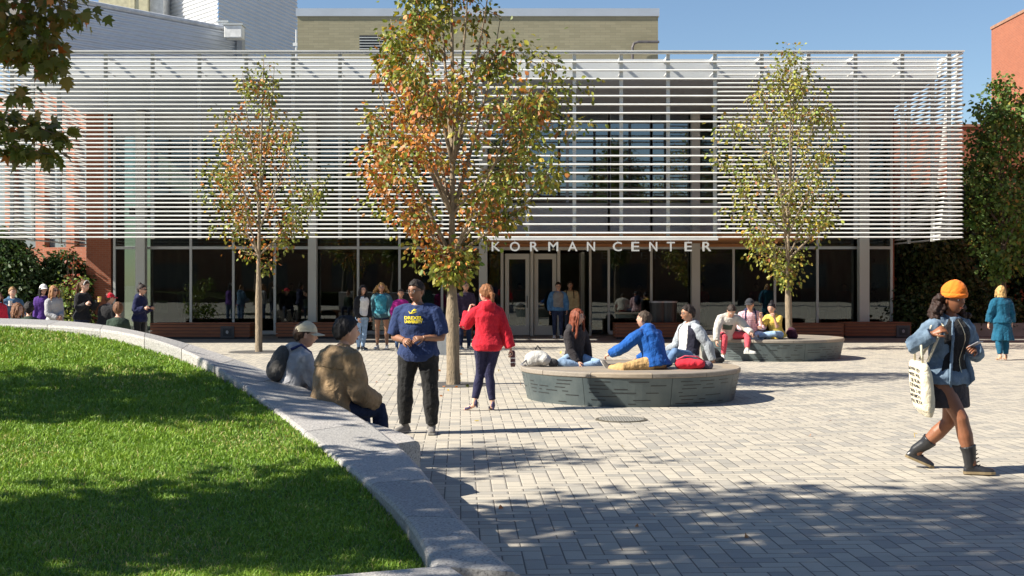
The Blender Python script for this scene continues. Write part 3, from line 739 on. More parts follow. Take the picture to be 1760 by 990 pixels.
ENV2 = [(1.85, .3, .15), (2.25, .95, .4), (2.7, 1.25, .8), (3.05, 1.8, 1.2), (3.5, 1.55, 1.9), (4.1, 1.7, 2.2), (4.7, 1.8, 2.5), (5.15, 1.6, 2.6), (5.6, 1.4, 1.7), (6.1, 1.55, 1.15), (6.7, 1.1, 1.0), (7.4, .7, .7), (8.1, .2, .25)]
tree('largest plaza tree with dense orange and yellow green autumn leaves, near the middle', (-1.0, 21.85), ENV2, 2.05, .112, 15, 380, 62, .092, col_big, 3, 'young plaza trees', spread=.12)
def col_left(P, rg):
    o = 2.4*blob(P, (-.1, 0, 4.2), (.65, 2, 1.7))*(.7+.5*np.sin(P[:, 2]*5+P[:, 0]*6))
    return palette(P, rg, [(.4, YG), (.45, OG), (.12, GR), (o*.8, OR), (o*.6, BR), (.05, YE)])
ENV1 = [(1.95, .25, .2), (2.5, .75, .65), (3.0, 1.45, 1.2), (3.6, 2.05, 1.45), (4.2, 1.65, 1.65), (5.0, 1.25, 1.6), (5.5, 1.15, 1.1), (6.1, 1.2, .6), (6.8, .65, .55), (7.4, .3, .4), (7.75, .1, .12)]
tree('slim plaza tree at left with orange heart and yellow green edges, beside the curved wall', (-6.35, 32.1), ENV1, 2.3, .085, 10, 230, 29, .098, col_left, 11, 'young plaza trees', spread=.13)
def col_right(P, rg):
    return palette(P, rg, [(.5, YG), (.5, (.25, .25, .055)), (.2, GR), (.10, YE), (.09, BR)])
ENV3 = [(1.75, .2, .2), (2.3, .8, .6), (3.0, 1.7, 1.0), (3.8, 1.7, 1.35), (4.6, 1.9, 1.5), (5.4, 2.2, 1.3), (6.0, 1.95, 1.1), (6.7, .9, .9), (7.3, .45, .55), (7.8, .15, .2)]
tree('yellow green plaza tree growing behind the farther round bench', (7.15, 33.0), ENV3, 2.2, .088, 12, 280, 28, .098, col_right, 21, 'young plaza trees', spread=.14)
# right side trees
def col_green(P, rg): return palette(P, rg, [(.5, (.085, .15, .03)), (.4, (.13, .2, .04)), (.25, (.055, .10, .02)), (.08, (.3, .22, .05))])
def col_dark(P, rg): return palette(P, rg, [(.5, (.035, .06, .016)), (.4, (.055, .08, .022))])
def col_maple(P, rg): return palette(P, rg, [(.5, (.07, .11, .022)), (.4, (.10, .14, .028)), (.2, (.17, .17, .04)), (.1, (.24, .14, .04))])

ENV4 = [(1.9, .4, .4), (2.8, 1.0, 1.2), (4.0, 1.1, 1.6), (5.2, 1.2, 1.7), (6.2, 1.25, 1.6), (7.0, .9, 1.2), (7.6, .4, .5), (7.9, .1, .2)]
tree('leafy green tree standing in front of the brick tower at the right edge', (14.6, 38.0), ENV4, 2.6, .10, 10, 290, 34, .14, col_green, 31, 'background trees at the right', BARKD, 'background_tree', gap=.3)
k = 0
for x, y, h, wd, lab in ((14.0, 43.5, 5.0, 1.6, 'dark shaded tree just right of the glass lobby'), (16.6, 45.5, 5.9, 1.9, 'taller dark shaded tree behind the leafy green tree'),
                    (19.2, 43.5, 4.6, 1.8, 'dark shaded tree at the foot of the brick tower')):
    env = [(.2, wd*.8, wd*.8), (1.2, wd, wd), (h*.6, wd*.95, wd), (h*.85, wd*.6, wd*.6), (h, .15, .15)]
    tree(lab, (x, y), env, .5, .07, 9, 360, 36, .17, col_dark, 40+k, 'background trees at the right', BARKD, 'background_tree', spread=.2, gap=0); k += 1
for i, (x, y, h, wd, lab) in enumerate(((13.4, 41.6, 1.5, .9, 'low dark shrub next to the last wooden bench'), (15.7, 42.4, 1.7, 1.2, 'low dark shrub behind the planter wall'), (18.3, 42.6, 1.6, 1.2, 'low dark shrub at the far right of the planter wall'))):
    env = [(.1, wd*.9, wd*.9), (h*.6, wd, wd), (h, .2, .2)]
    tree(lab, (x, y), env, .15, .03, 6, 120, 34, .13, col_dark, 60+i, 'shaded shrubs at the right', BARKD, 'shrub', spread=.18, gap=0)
# left side: evergreen, red shrub, small light green shrubs
def needles(P, rg): return palette(P, rg, [(.5, (.035, .07, .02)), (.4, (.055, .09, .025))])
for i, (x, y, h, wd, lab) in enumerate(((-16.3, 41.2, 3.3, 1.6, 'large dark evergreen bush under the left end of the louvres'), (-14.7, 42.0, 2.6, .9, 'smaller evergreen bush leaning toward the brick pier'))):
    env = [(.2, wd, wd), (h*.35, wd*1.1, wd*1.1), (h*.7, wd*.8, wd*.8), (h, .2, .2)]
    tree(lab, (x, y), env, .4, .06, 9, 700, 44, .15, needles, 70+i, 'evergreen bushes by the brick wing', BARKD, 'evergreen_bush', spread=.15,
         shape=np.array([(0, 0, 0), (.22, .3, .02), (.16, .8, 0), (0, 1, 0), (-.16, .8, 0), (-.22, .3, .02), (0, .5, .03)]), gap=0)
tree('thin reddish shrub against the brick pier', (-14.1, 41.0), [(1.2, .2, .2), (2.0, .32, .3), (2.6, .2, .2), (2.9, .05, .05)], .9, .02, 6, 30, 12, .1,
     lambda P, rg: palette(P, rg, [(.6, (.28, .05, .03)), (.3, (.2, .07, .03)), (.2, (.3, .14, .05))]), 80, None, BARKD, 'red_shrub')
for i, (x, y, lab) in enumerate(((-12.2, 34.5, 'light green leafy sapling behind the wall, left of the woman in grey'), (-11.7, 34.6, 'light green leafy sapling behind the wall, right of the woman in grey'))):
    tree(lab, (x, y), [(.4, .3, .3), (1.0, .42, .42), (1.5, .38, .35), (1.85, .15, .15)], .3, .02, 7, 48, 15, .09,
         lambda P, rg: palette(P, rg, [(.5, (.2, .27, .06)), (.4, (.13, .2, .045)), (.2, (.32, .34, .08))]), 90+i, 'light saplings behind the wall', BARKD, 'sapling', spread=.1)
# big maples to the left of the picture: they throw the shade on the lawn and the pavers; one hangs into view
def maple(label, base, H, R0, zb, n, seed, lsize=.17, low=None):
    env = [(zb, R0*.2, R0*.2), (zb+(H-zb)*.25, R0*.42, R0*.42), (zb+(H-zb)*.42, R0*.85, R0*.85), (zb+(H-zb)*.55, R0, R0), (zb+(H-zb)*.8, R0*.7, R0*.7), (H, .3, .3)]
    return tree(label, base, env, zb*.8, .2, 14, n, 34, lsize, col_maple, seed, 'maples beside the lawn', BARKD, 'maple_tree', ry=1.0, gap=0, shape=MAPLE, faces=MPF, spread=.3)
maple('large maple left of the lawn whose leaves hang into the top left corner', (-7.2, 6.0), 12.6, 2.5, 3.6, 330, 101)
maple('second maple farther left shading the lawn', (-9.6, 10.2), 8.8, 1.5, 2.8, 105, 102)
_m = [o for o in COL.objects if o.name == 'maple_tree'][0]
for _x, _y, _r, _l in ((-19, -11, 1, 'maple behind the viewer, farthest to the left'), (-9, -13, 2.4, 'maple behind the viewer, second from the left'), (-1, -12, 4, 'maple directly behind the viewer'),
                   (8, -14, 5.1, 'maple behind the viewer, second from the right'), (17, -11, .4, 'maple behind the viewer, farthest to the right')):
    c = copy_tree(_m); c.location = (_x, _y, 0); c.rotation_euler = (0, 0, _r); c['label'] = _l
# the drooping boughs seen at top left
rg = np.random.default_rng(9); rs = random.Random(9)
mt = [o for o in COL.objects if o.name == 'maple_tree'][0]
g = G(); Ps = []; Ds = []
def bough(pix, r0, n, sp, dist=8.4):
    pts = [at(px, py, dist+dy)-mt.location for px, py, dy in pix]; pp = smoothz(pts, 14)
    g.tube(pp, [max(r0*(1-k/16), .004) for k in range(15)], 6)
    for k in range(n):
        t = rs.random()**.8; i = min(int(t*14), 13); p = pp[i].lerp(pp[i+1], rs.random()); off = V((rs.gauss(0, 1), rs.gauss(0, 1.3), rs.gauss(-.2, 1)))*sp
        Ps.append(p+off); Ds.append(off.normalized()+V((0, 0, -1.0)))
bough([(-420, -250, .2), (-200, -140, .1), (-60, -60, 0), (40, -20, 0), (140, 12, 0)], .03, 300, .07)
bough([(-420, -200, .2), (-200, -60, .1), (-60, 0, 0), (20, 35, 0), (85, 72, 0)], .03, 520, .085)
bough([(-420, -100, .5), (-200, 0, .3), (-80, 50, .2), (-10, 68, .1), (50, 88, .1), (105, 108, 0)], .03, 280, .06)
bough([(-300, 100, .4), (-120, 170, .2), (-20, 200, 0), (50, 215, 0), (118, 238, 0)], .018, 150, .04)
bough([(-300, 120, .4), (-120, 200, .2), (-20, 235, 0), (50, 260, 0), (95, 265, 0)], .014, 110, .04)
bough([(-300, 60, .4), (-140, 130, .2), (-40, 150, 0), (30, 160, 0), (60, 158, 0)], .012, 45, .035)
g.build('bough', BARKD, mt, smooth=True)
P = np.array(Ps); cols = palette(P, rg, [(.5, (.12, .14, .025)), (.4, (.18, .17, .035)), (.16, (.22, .16, .04)), (.06, (.4, .14, .03))])
leaves_mesh('hanging_leaves', P, np.array(Ds), .078, cols, MAPLE, MPF, rg, mt)

# ================================================================ FURNITURE
SLAT = wood('red_brown_slats', (.19, .065, .03), (.30, .11, .05), 0)
SLATG = wood('weathered_slats', (.33, .27, .20), (.46, .39, .30), 0)
def slat_bench(label, x0, x1, y0, dep, H=.46, box=None):
    b = tag(empty('slatted_bench', ((x0+x1)/2, y0, 0)), label, 'bench', 'wooden benches along the glass front'); c = (x0+x1)/2
    g = G(); n = 4
    for k in range(n): g.box(x0-c, x1-c, 0, .035, .07+k*(H-.07)/n, .07+(k+1)*(H-.07)/n-.02)
    for xx in (x0-c, x1-c-.035):
        for k in range(n): g.box(xx, xx+.035, .036, dep, .07+k*(H-.07)/n, .07+(k+1)*(H-.07)/n-.02)
    g.build('side_slats', SLAT, b)
    g = G(); m = int(dep/.1)
    for k in range(m): g.box(x0-c-.01, x1-c+.01, -.01+k*dep/m, -.01+(k+1)*dep/m-.012, H-.002, H+.03)
    g.build('seat', SLAT, b)
    g = G(); g.box(x0-c+.05, x1-c-.05, .05, dep-.05, 0, H-.01); g.build('base', DARKM, b)
    if box is not None:
        g = G(); g.box(box-c-.21, box-c+.21, -.035, -.002, .03, H-.06)
        g.box(box-c-.13, box-c+.13, -.042, -.036, .10, H-.13, 1); g.ball((box-c, -.045, .22), (.045, .01, .055), n=8, m=6, mi=2)
        g.build('outlet_box', [mat('charcoal_box', (.05, .05, .055), .5), DARKM, mat('grey_emblem', (.3, .3, .32))], b)
    return b
B1 = lambda px, d: (px-880)*d/F
slat_bench('long slatted bench striped by sunlight with a charcoal outlet box near its end', B1(258, 39.3), B1(430, 39.3), 39.3, 1.0, box=B1(391, 39.3))
slat_bench('slatted bench behind the two seated men, left of the two standing women', B1(474, 39.6), B1(612, 39.6), 39.6, .9)
slat_bench('short slatted bench partly hidden behind the man in navy', B1(690, 39.8), B1(812, 39.8), 39.8, .9)
slat_bench('slatted bench seen between the girl in black and the boy in blue', B1(1057, 39.2), B1(1180, 39.2), 39.2, .9)
slat_bench('slatted bench to the right of the trunk of the yellow green tree', B1(1362, 38.9), B1(1450, 38.9), 38.9, 1.0)
slat_bench('last dark slatted bench by the right end of the glass, with an outlet box', B1(1452, 40), B1(1566, 40), 40, .9, box=B1(1552, 40))

# round benches
DECK1 = wood('weathered_deck', (.22, .19, .155), (.33, .29, .24), 0, 1.0); DECK2 = wood('weathered_deck', (.30, .24, .175), (.42, .35, .26), 0, 1.0)
STEEL = N('green_grey_steel')
_t = STEEL.noise(2.2, 5); STEEL.l(STEEL.ramp(_t.outputs[0], [(.3, (.06, .082, .09)), (.7, (.12, .145, .145))]), STEEL.b.inputs['Base Color']); STEEL.b.inputs['Roughness'].default_value = .5; STEEL.b.inputs['Metallic'].default_value = .25
STEEL.bump(STEEL.noise(25, 4).outputs[0], .15, .004); STEEL = STEEL.mat
def round_bench(label, x, y, seed):
    rs = random.Random(seed); b = tag(empty('round_bench', (x, y, 0)), label, 'bench', 'round plaza benches'); RB, RT_, H = 1.56, 1.66, .405
    n = 96
    for q in range(8):                       # steel panels of the drum
        g = G(); a0 = q*math.pi/4+.28; rings = []
        for k in range(13):
            a = a0+(math.pi/4-.004)*k/12
            rings.append([V((r*math.cos(a), r*math.sin(a), z)) for r, z in ((RB-.06, .02), (RB, .0), (RB+.085, H), (RB-.02, H))])
        g.loft(rings)
        for row in range(7):
            z = .045+row*.052; a = a0+.03+rs.random()*.1; r = RB+.085*z/H
            while a < a0+math.pi/4-.07:
                L = rs.uniform(.04, .22)
                if a+L < a0+math.pi/4-.02 and rs.random() < .75:
                    m = max(2, int(L/.03)); vs = []
                    for k in range(m+1):
                        aa = a+L*k/m
                        for dz in (-.006, .006): 
                            rr = RB+.085*(z+dz)/H+.0025; vs.append((rr*math.cos(aa), rr*math.sin(aa), z+dz))
                    g.add(vs, [(2*k, 2*k+2, 2*k+3, 2*k+1) for k in range(m)], 1)
                a += L+rs.uniform(.03, .12)
        g.build('drum_panel', [STEEL, DARKM], b)
    for q in range(12):                      # chunky timber rim
        a0 = q*math.pi/6+.1; g = G(); rings = []
        for k in range(9):
            a = a0+(math.pi/6-.006)*k/8
            rings.append([V((r*math.cos(a), r*math.sin(a), z)) for r, z in ((RT_-.26, H+.004), (RT_-.01, H+.004), (RT_, H+.016), (RT_, H+.062), (RT_-.015, H+.075), (RT_-.26, H+.075))])
        g.loft(rings); g.build('rim_plank', DECK2 if rs.random() < .5 else DECK1, b)
    for q in range(26):                      # deck boards
        y0 = -RT_+.27+q*(2*(RT_-.27)/26); y1 = y0+2*(RT_-.27)/26-.008; r2 = (RT_-.268)
        w0 = math.sqrt(max(r2*r2-max(abs(y0), abs(y1))**2, 0))
        if w0 < .1: continue
        g = G(); wa = math.sqrt(max(r2*r2-y0*y0, 0)); wb = math.sqrt(max(r2*r2-y1*y1, 0))
        lo, hi = H+.03, H+.071
        g.add([(-wa, y0, lo), (wa, y0, lo), (wb, y1, lo), (-wb, y1, lo), (-wa, y0, hi), (wa, y0, hi), (wb, y1, hi), (-wb, y1, hi)],
              [(0, 3, 2, 1), (4, 5, 6, 7), (0, 1, 5, 4), (1, 2, 6, 5), (2, 3, 7, 6), (3, 0, 4, 7)])
        g.build('deck_board', DECK1 if rs.random() < .7 else DECK2, b)
    return b
BX1, BY1 = 1.79, 19.45
round_bench('nearer round bench with timber top and grey green steel drum, three students sitting on it', BX1, BY1, 1)
BX2, BY2 = 6.0, 29.7
round_bench('farther round bench with timber top and steel drum, where three friends sit beside the tree', BX2, BY2, 2)
SEAT = .48

# bin and lobby things behind the glass
BLK = mat('black_plastic', (.02, .02, .022), .4)
def bin_(label, x, y, m, h=.95, r=.27):
    b = tag(empty('litter_bin', (x, y, 0)), label, 'bin'); g = G(); g.cyl((0, 0), r*.92, r, .02, h, 20); g.build('body', m, b, smooth=False)
    g = G(); g.cyl((0, 0), r+.015, r+.015, h, h+.05, 20); g.cyl((0, 0), r*.6, r*.6, h+.051, h+.055, 20); g.build('rim', mat('bin_rim', (.3, .3, .32), .4, .5), b)
bin_('tall black litter bin, left of the pair in front of the glass', B1(1131, 40.6), 40.6, BLK, 1.1); bin_('tall black litter bin, right of the pair in front of the glass', B1(1149, 40.6), 40.6, BLK, 1.1)
g = G(); g.loft([[V((sx_*r, sy_*r, z)) for sx_, sy_ in ((-1, -1), (1, -1), (1, 1), (-1, 1))] for r, z in ((.24, 0), (.32, .62), (.34, .64), (.34, .7), (.29, .7), (.27, .6))])
o = g.build('planter_pot', mat('grey_planter', (.30, .32, .34), .7), loc=(B1(766, 31), 31, 0)); tag(o, 'grey tapered planter pot half hidden behind the big trunk', 'planter')
def table_set(x, y, lab):
    t = tag(empty('lobby_table', (x, y, 0)), lab, 'table', 'lobby tables behind the glass'); g = G(); g.cyl((0, 0), .4, .4, .72, .75, 20); g.build('tabletop', mat('white_laminate', (.6, .6, .58), .4), t)
    g = G(); g.cyl((0, 0), .035, .035, .03, .72, 10); g.cyl((0, 0), .25, .25, .0, .03, 16); g.build('leg', GREYM, t)
def chair(x, y, rz, lab, c):
    t = tag(empty('lobby_chair', (x, y, .02), rz), lab, 'chair', 'lobby chairs behind the glass'); m = mat('chair_shell', c, .4)
    g = G(); g.box(-.21, .21, -.2, .2, .43, .46); g.build('seat', m, t, bevel=.01); g = G(); g.box(-.2, .2, .19, .22, .5, .85); g.build('backrest', m, t, bevel=.01)
    for sx_ in (-1, 1):
        for sy_ in (-1, 1):
            g = G(); g.tube([(sx_*.18, sy_*.17, .43), (sx_*.2, sy_*.2, 0)], .012, 6); g.build('leg', GREYM, t)
table_set(B1(1062, 44), 44, 'small white round table behind the glass right of the doors'); table_set(B1(356, 44.5), 44.5, 'small white round table behind the left part of the glass'); table_set(B1(1420, 44.5), 44.5, 'small white round table behind the glass at right')
chair(B1(1045, 43.7), 43.7, R(90), 'white lobby chair left of the table right of the doors', (.6, .6, .6)); chair(B1(1085, 43.8), 43.8, R(-90), 'white lobby chair right of the table right of the doors', (.6, .6, .6))
chair(B1(376, 44.2), 44.2, R(-80), 'blue lobby chair by the table in the left part of the glass', (.05, .12, .25)); chair(B1(1400, 44.3), 44.3, R(90), 'white lobby chair left of the far right table', (.6, .6, .6)); chair(B1(1440, 44.3), 44.3, R(-90), 'white lobby chair right of the far right table', (.6, .6, .6))
def lobby_plant(x, y, lab, seed):
    t = tag(empty('potted_plant', (x, y, .02)), lab, 'plant', 'potted plants behind the glass'); g = G(); g.cyl((0, 0), .13, .17, 0, .3, 14); g.build('pot', mat('clay_pot', (.45, .42, .38)), t)
    rg = np.random.default_rng(seed); P = np.c_[rg.normal(0, .11, 70), rg.normal(0, .11, 70), .3+rg.random(70)*.5]; D = P*np.array([1, 1, .6]); leaves_mesh('foliage', P, D, .2, palette(P, rg, [(.5, (.12, .22, .05)), (.5, (.2, .3, .08))]), rg=rg, parent=t)
lobby_plant(B1(357, 42.7), 42.7, 'leafy potted plant at the glass behind the long striped bench', 1); lobby_plant(B1(413, 42.6), 42.6, 'leafy potted plant at the glass just right of the outlet box', 2); lobby_plant(B1(531, 42.6), 42.6, 'leafy potted plant at the foot of the second column', 3)

# a few fallen leaves
rg = np.random.default_rng(77); n = 50
P = np.c_[rg.normal(-.8, 2.2, n), rg.normal(21.5, 2.6, n), np.full(n, .012)]
q = rg.random((10, 2)); P2 = np.c_[-1+6*q[:, 0], 8+12*q[:, 1], np.full(10, .012)]; P = np.r_[P, P2]
P = P[[not ((p[0]-BX1)**2+(p[1]-BY1)**2 < 3.0) and p[0] > -.16*p[1]+.55 or p[1] > 18 and not ((p[0]-BX1)**2+(p[1]-BY1)**2 < 3.0) for p in P]]
D = np.c_[rg.normal(size=(len(P), 2)), rg.normal(0, .12, len(P))]
o = leaves_mesh('fallen_leaves', P, D, .07, palette(P, rg, [(.4, BR), (.4, YE), (.3, OR), (.3, OG)]), rg=rg)
for v in o.data.vertices: v.co.z = max(v.co.z, .006)
tag(o, 'scattered fallen autumn leaves on the pavers around the big tree', 'leaves', kind='stuff')
# ================================================================ PEOPLE
EYEW = mat('eye_white', (.75, .73, .7), .3, 0, .02, 1, 0); EYED = mat('eye_dark', (.02, .012, .01), .2, 0, .02, 1, 0)
BLACKC = cloth('black_cloth', (.016, .016, .018)); NAVY = cloth('navy_cloth', (.018, .028, .075)); WHITEC = cloth('white_cloth', (.72, .70, .66))
def lipmat(c): return mat('lips', (min(1, c[0]*.95), c[1]*.6, c[2]*.55), .4, 0, .05, 5, 0)
HAIRM = {}
def hairmat(c):
    k = tuple(c)
    if k not in HAIRM:
        n = N('hair'); mp = n.n('ShaderNodeMapping'); mp.inputs['Scale'].default_value = (60, 60, 7); n.l(n.coord(), mp.inputs[0]); t = n.noise(1, 5, mp.outputs[0])
        n.l(n.ramp(t.outputs[0], [(.3, V(c)*.5), (.7, [min(1, x*1.6) for x in c])]), n.b.inputs['Base Color']); n.b.inputs['Roughness'].default_value = .62; n.b.inputs['Specular IOR Level'].default_value = .25
        n.bump(t.outputs[0], .7, .008); HAIRM[k] = n.mat
    return HAIRM[k]
def nv(t): return V(t).normalized()
def head_geo(g, c, M, k, fem=False, lips=3):
    """face, ears, eyes; c = centre of the skull, M = orientation, k = scale"""
    n, m = 28, 22; vs = []
    def prof(u):                             # u: unit direction in head space (x side, y front, z up)
        x, y, z = u
        p = V((x*.074, y*.092, z*.116))
        if z < .15: s = 1-.30*min(1, (.15-z)/1.1)**1.3; p.x *= s
        if z < -.2 and y < 0: p.y *= 1-.45*min(1, (-.2-z)/.8)
        if z < -.1 and y > 0: p.y *= 1+.05*min(1, (-.1-z)/.6)
        fy = p.y
        if y > .2:
            e = lambda cx, cz, sx, sz: math.exp(-((p.x-cx)/sx)**2-((p.z-cz)/sz)**2)
            d = .0
            d += .024*e(0, -.022, .011, .012)+.013*e(0, .0, .008, .02)
            d += .006*(e(.028, .030, .02, .008)+e(-.028, .030, .02, .008)); d -= .009*(e(.030, .010, .015, .011)+e(-.030, .010, .015, .011))
            d += .006*e(0, -.052, .020, .006)-.004*e(0, -.060, .022, .003)+.007*e(0, -.067, .017, .006)+.009*e(0, -.096, .018, .013)
            d += .004*(e(.042, -.02, .015, .018)+e(-.042, -.02, .015, .018))
            p.y = fy*.97+d
        return p
    for j in range(1, m):
        th = math.pi*j/m
        for i in range(n):
            ph = 2*math.pi*i/n+math.pi/2; u = (math.sin(th)*math.cos(ph), math.sin(th)*math.sin(ph), math.cos(th)); vs.append(c+M @ (prof(u)*k))
    t = len(vs); vs.append(c+M @ (prof((0, 0, 1))*k)); vs.append(c+M @ (prof((0, 0, -1))*k)); fs = []
    for j in range(m-2):
        for i in range(n): q = (i+1) % n; fs.append((j*n+i, (j+1)*n+i, (j+1)*n+q, j*n+q))
    for i in range(n): q = (i+1) % n; fs.append((t, i, q)); fs.append((t+1, (m-2)*n+q, (m-2)*n+i))
    g.add(vs, fs, 0)
    for s in (-1, 1):
        g.ball(c+M @ (V((s*.074, -.006, -.004))*k), V((.009, .018, .031))*k, M @ Matrix.Rotation(s*.35, 3, 'Z'), 8, 6)
        g.ball(c+M @ (V((s*.030, .0775, .009))*k), V((.0115, .0105, .0062))*k, M, 8, 6, 1); g.ball(c+M @ (V((s*.030, .0850, .009))*k), .0058*k, M, 8, 6, 2)
        g.tube([c+M @ (V((s*a, b, z))*k) for a, b, z in ((.013, .088, .024), (.028, .088, .030), (.046, .076, .024))], [.0022*k, .0032*k, .0018*k], 5, 2)
    g.ball(c+M @ (V((0, .0885, -.058))*k), V((.021, .006, .0065))*k, M, 10, 6, 3)
def hand_geo(g, w, d, nrm, side, k, curl=.5, mi=0):
    """w wrist, d pointing direction, nrm palm normal, side +-1 thumb side, curl 0..1"""
    d = d.normalized(); nrm = (nrm-d*nrm.dot(d)).normalized(); s = d.cross(nrm)*side
    rings = []
    for t, hw, th in ((-.02, .026, .020), (.0, .028, .019), (.03, .036, .017), (.06, .041, .015), (.088, .040, .013)):
        c = w+d*(t*k); rings.append([c+s*(hw*k*math.cos(a))+nrm*(th*k*math.sin(a)) for a in [2*math.pi*q/10 for q in range(10)]])
    g.loft(rings, mi)
    for q, (off, L) in enumerate(((.030, .070), (.010, .079), (-.011, .073), (-.031, .057))):
        p = w+d*(.082*k)+s*(off*k); pts = [p-d*.01*k, p]; a = 0
        for seg, fr in enumerate((.45, .32, .23)):
            a += curl*(.75+.12*q); dd = d*math.cos(a)+nrm*math.sin(a); p = p+dd*(L*fr*k); pts.append(p)
        g.tube(pts, [.0095*k, .0095*k, .0088*k, .0080*k, .0062*k], 6, mi)
    p = w+d*(.018*k)+s*(.026*k); td = (d*.65+s*.65+nrm*.35*(.4+curl)).normalized(); td2 = (d*.9+s*.15+nrm*(.35+curl*.5)).normalized()
    g.tube([p-td*.01*k, p+td*.032*k, p+td*.032*k+td2*.030*k, p+td*.032*k+td2*.054*k], [.014*k, .012*k, .0105*k, .008*k], 6, mi)

TOR = {'m': [(-.17, .09, .075), (-.06, .165, .118), (.08, .168, .118), (.28, .150, .103), (.48, .160, .112), (.68, .182, .122), (.82, .168, .112), (.91, .118, .090), (1.0, .066, .064)],
       'f': [(-.17, .09, .075), (-.06, .170, .122), (.08, .166, .116), (.28, .126, .092), (.48, .136, .102), (.68, .155, .120), (.82, .142, .100), (.91, .098, .078), (1.0, .056, .055)]}
PPL = []
def person(label, loc, face, H=1.75, sex='m', seat=None, lean=3, slump=0, tilt=0, twist=0, head=(0, 0, 0), arms=None, legs=None, sk=(.42, .24, .16),
           hair=('short', (.02, .015, .012)), top=None, bottom=None, shoes=None, vox=.012, group=None, belly=1.0, hands=(.5, .5), extra=None, hipyaw=0, seed=None, lift=0.0, shift=(0, 0), build=1.10, wdir=False):
    k = H/1.75; seed = seed if seed is not None else len(PPL)*7+1; PPL.append(label)
    ARM = dict(R=((.12, .02, -1), (.05, .22, -1)), L=((-.12, .02, -1), (-.05, .22, -1))); ARM.update(arms or {})
    LEG = dict(R=((.03, 0, -1), (0, 0, -1), (.1, 1, 0)), L=((-.03, 0, -1), (0, 0, -1), (-.1, 1, 0))); LEG.update(legs or {})
    if wdir:                                 # directions given in the world, turned into the figure's own frame
        Mi = Matrix.Rotation(-math.atan2(-face[0], face[1]), 3, 'Z')
        ARM = {s: tuple(Mi @ V(v) for v in ARM[s]) for s in ARM}; LEG = {s: tuple(Mi @ V(v) for v in LEG[s]) for s in LEG}
    TH, SH = .43*k, .42*k; hw = .092*k*build
    J = {}
    for s, sg in (('R', 1), ('L', -1)):
        hp = V((sg*hw, 0, 0)); hp = Matrix.Rotation(R(hipyaw), 3, 'Z') @ hp; kn = hp+nv(LEG[s][0])*TH; an = kn+nv(LEG[s][1])*SH; J[s] = [hp, kn, an, nv(LEG[s][2])]
    pz = (seat+.105*k) if seat is not None else -min(J[s][2].z for s in 'RL')+.085*k+lift
    P0 = V((0, 0, pz))
    for s in 'RL':
        for i in range(3): J[s][i] = J[s][i]+P0
    # spine
    T = TOR[sex]; SL = .56*k; frames = []; pos = P0.copy(); pt = 0
    for t, hwid, hd in T:
        tt = max(t, 0); pitch = R(lean+slump*max(0, tt-.25)/.75); M = Matrix.Rotation(R(twist)*min(1, tt*1.2), 3, 'Z') @ Matrix.Rotation(R(tilt)*min(1, .4+tt), 3, 'Y') @ Matrix.Rotation(-pitch, 3, 'X')
        if t <= 0: c = P0+M @ V((0, 0, t*SL)); 
        else: pos = pos+(M @ V((0, 0, 1)))*((t-pt)*SL); pt = t; c = pos.copy()
        frames.append((t, c, M, hwid*k*(build if t < .85 else 1), hd*k*(build if t < .85 else 1)))
    def torso_rings(t0, t1, infl, wx=1, n=20, zs=1, yoff=0, bel=1):
        rs_ = []
        for t in np.linspace(t0, t1, 9):
            i = max(0, min(len(frames)-2, next((q for q in range(len(frames)-1) if frames[q+1][0] >= t), len(frames)-2))); a, b = frames[i], frames[i+1]
            f = (t-a[0])/(b[0]-a[0]); f = max(-.6, min(1, f)); c = a[1].lerp(b[1], f) if 0 <= f else a[1]+(a[1]-b[1])*(-f); M = b[2]
            hwid = a[3]+(b[3]-a[3])*max(f, 0)+infl; hd = (a[4]+(b[4]-a[4])*max(f, 0))+infl
            bb = bel if .05 < t < .6 else 1
            rs_.append([c+M @ V((hwid*wx*math.cos(q), (yoff*k+hd*(bb if math.sin(q) > 0 else 1)*math.sin(q)), 0)) for q in [2*math.pi*z/n for z in range(n)]])
        return rs_
    Mc = frames[6][2]; cs = frames[6][1]; sw = (.172 if sex == 'm' else .148)*k*build
    neckb = frames[-1][1]; hy, hp_, hr = head
    Mh = Matrix.Rotation(R(hy), 3, 'Z') @ Matrix.Rotation(R(hr), 3, 'Y') @ Matrix.Rotation(-R(hp_), 3, 'X')
    up = (Mc @ V((0, 0, 1))*.6+Mh @ V((0, 0, 1))*.4).normalized(); ntop = neckb+up*.040*k+(Mc @ V((0, 1, 0)))*.012*k
    hc = ntop+Mh @ V((0, .018, .102))*k
    A = {}
    for s, sg in (('R', 1), ('L', -1)):
        sh = cs+Mc @ V((sg*sw, 0, .0))+V((0, 0, .0)); u, f = nv(ARM[s][0]), nv(ARM[s][1]); e = sh+u*.30*k; w_ = e+f*.25*k; A[s] = [sh, e, w_, u, f]
    def leg_tube(g, s, infl, a=0, b=1, flare=0, n=12):
        hp, kn, an, _ = J[s]; pts = []; rad = []
        prof = [(0, .088), (.2, .084), (.5, .068), (.8, .056), (1, .054)]; prof2 = [(.15, .052), (.35, .056), (.6, .046), (.85, .036), (1, .034)]
        for t, r in prof: pts.append((t*.5, hp.lerp(kn, t), r))
        for t, r in prof2: pts.append((.5+t*.5, kn.lerp(an, t), r))
        sel = [(q, p, r) for q, p, r in pts if a <= q <= b+1e-6]
        if b < 1:
            t = b; p = hp.lerp(kn, t*2) if t <= .5 else kn.lerp(an, t*2-1); sel.append((t, p, sel[-1][2]))
        g.tube([p for q, p, r in sel], [(r*k*build+infl+flare*max(0, q-.5)) for q, p, r in sel], n)
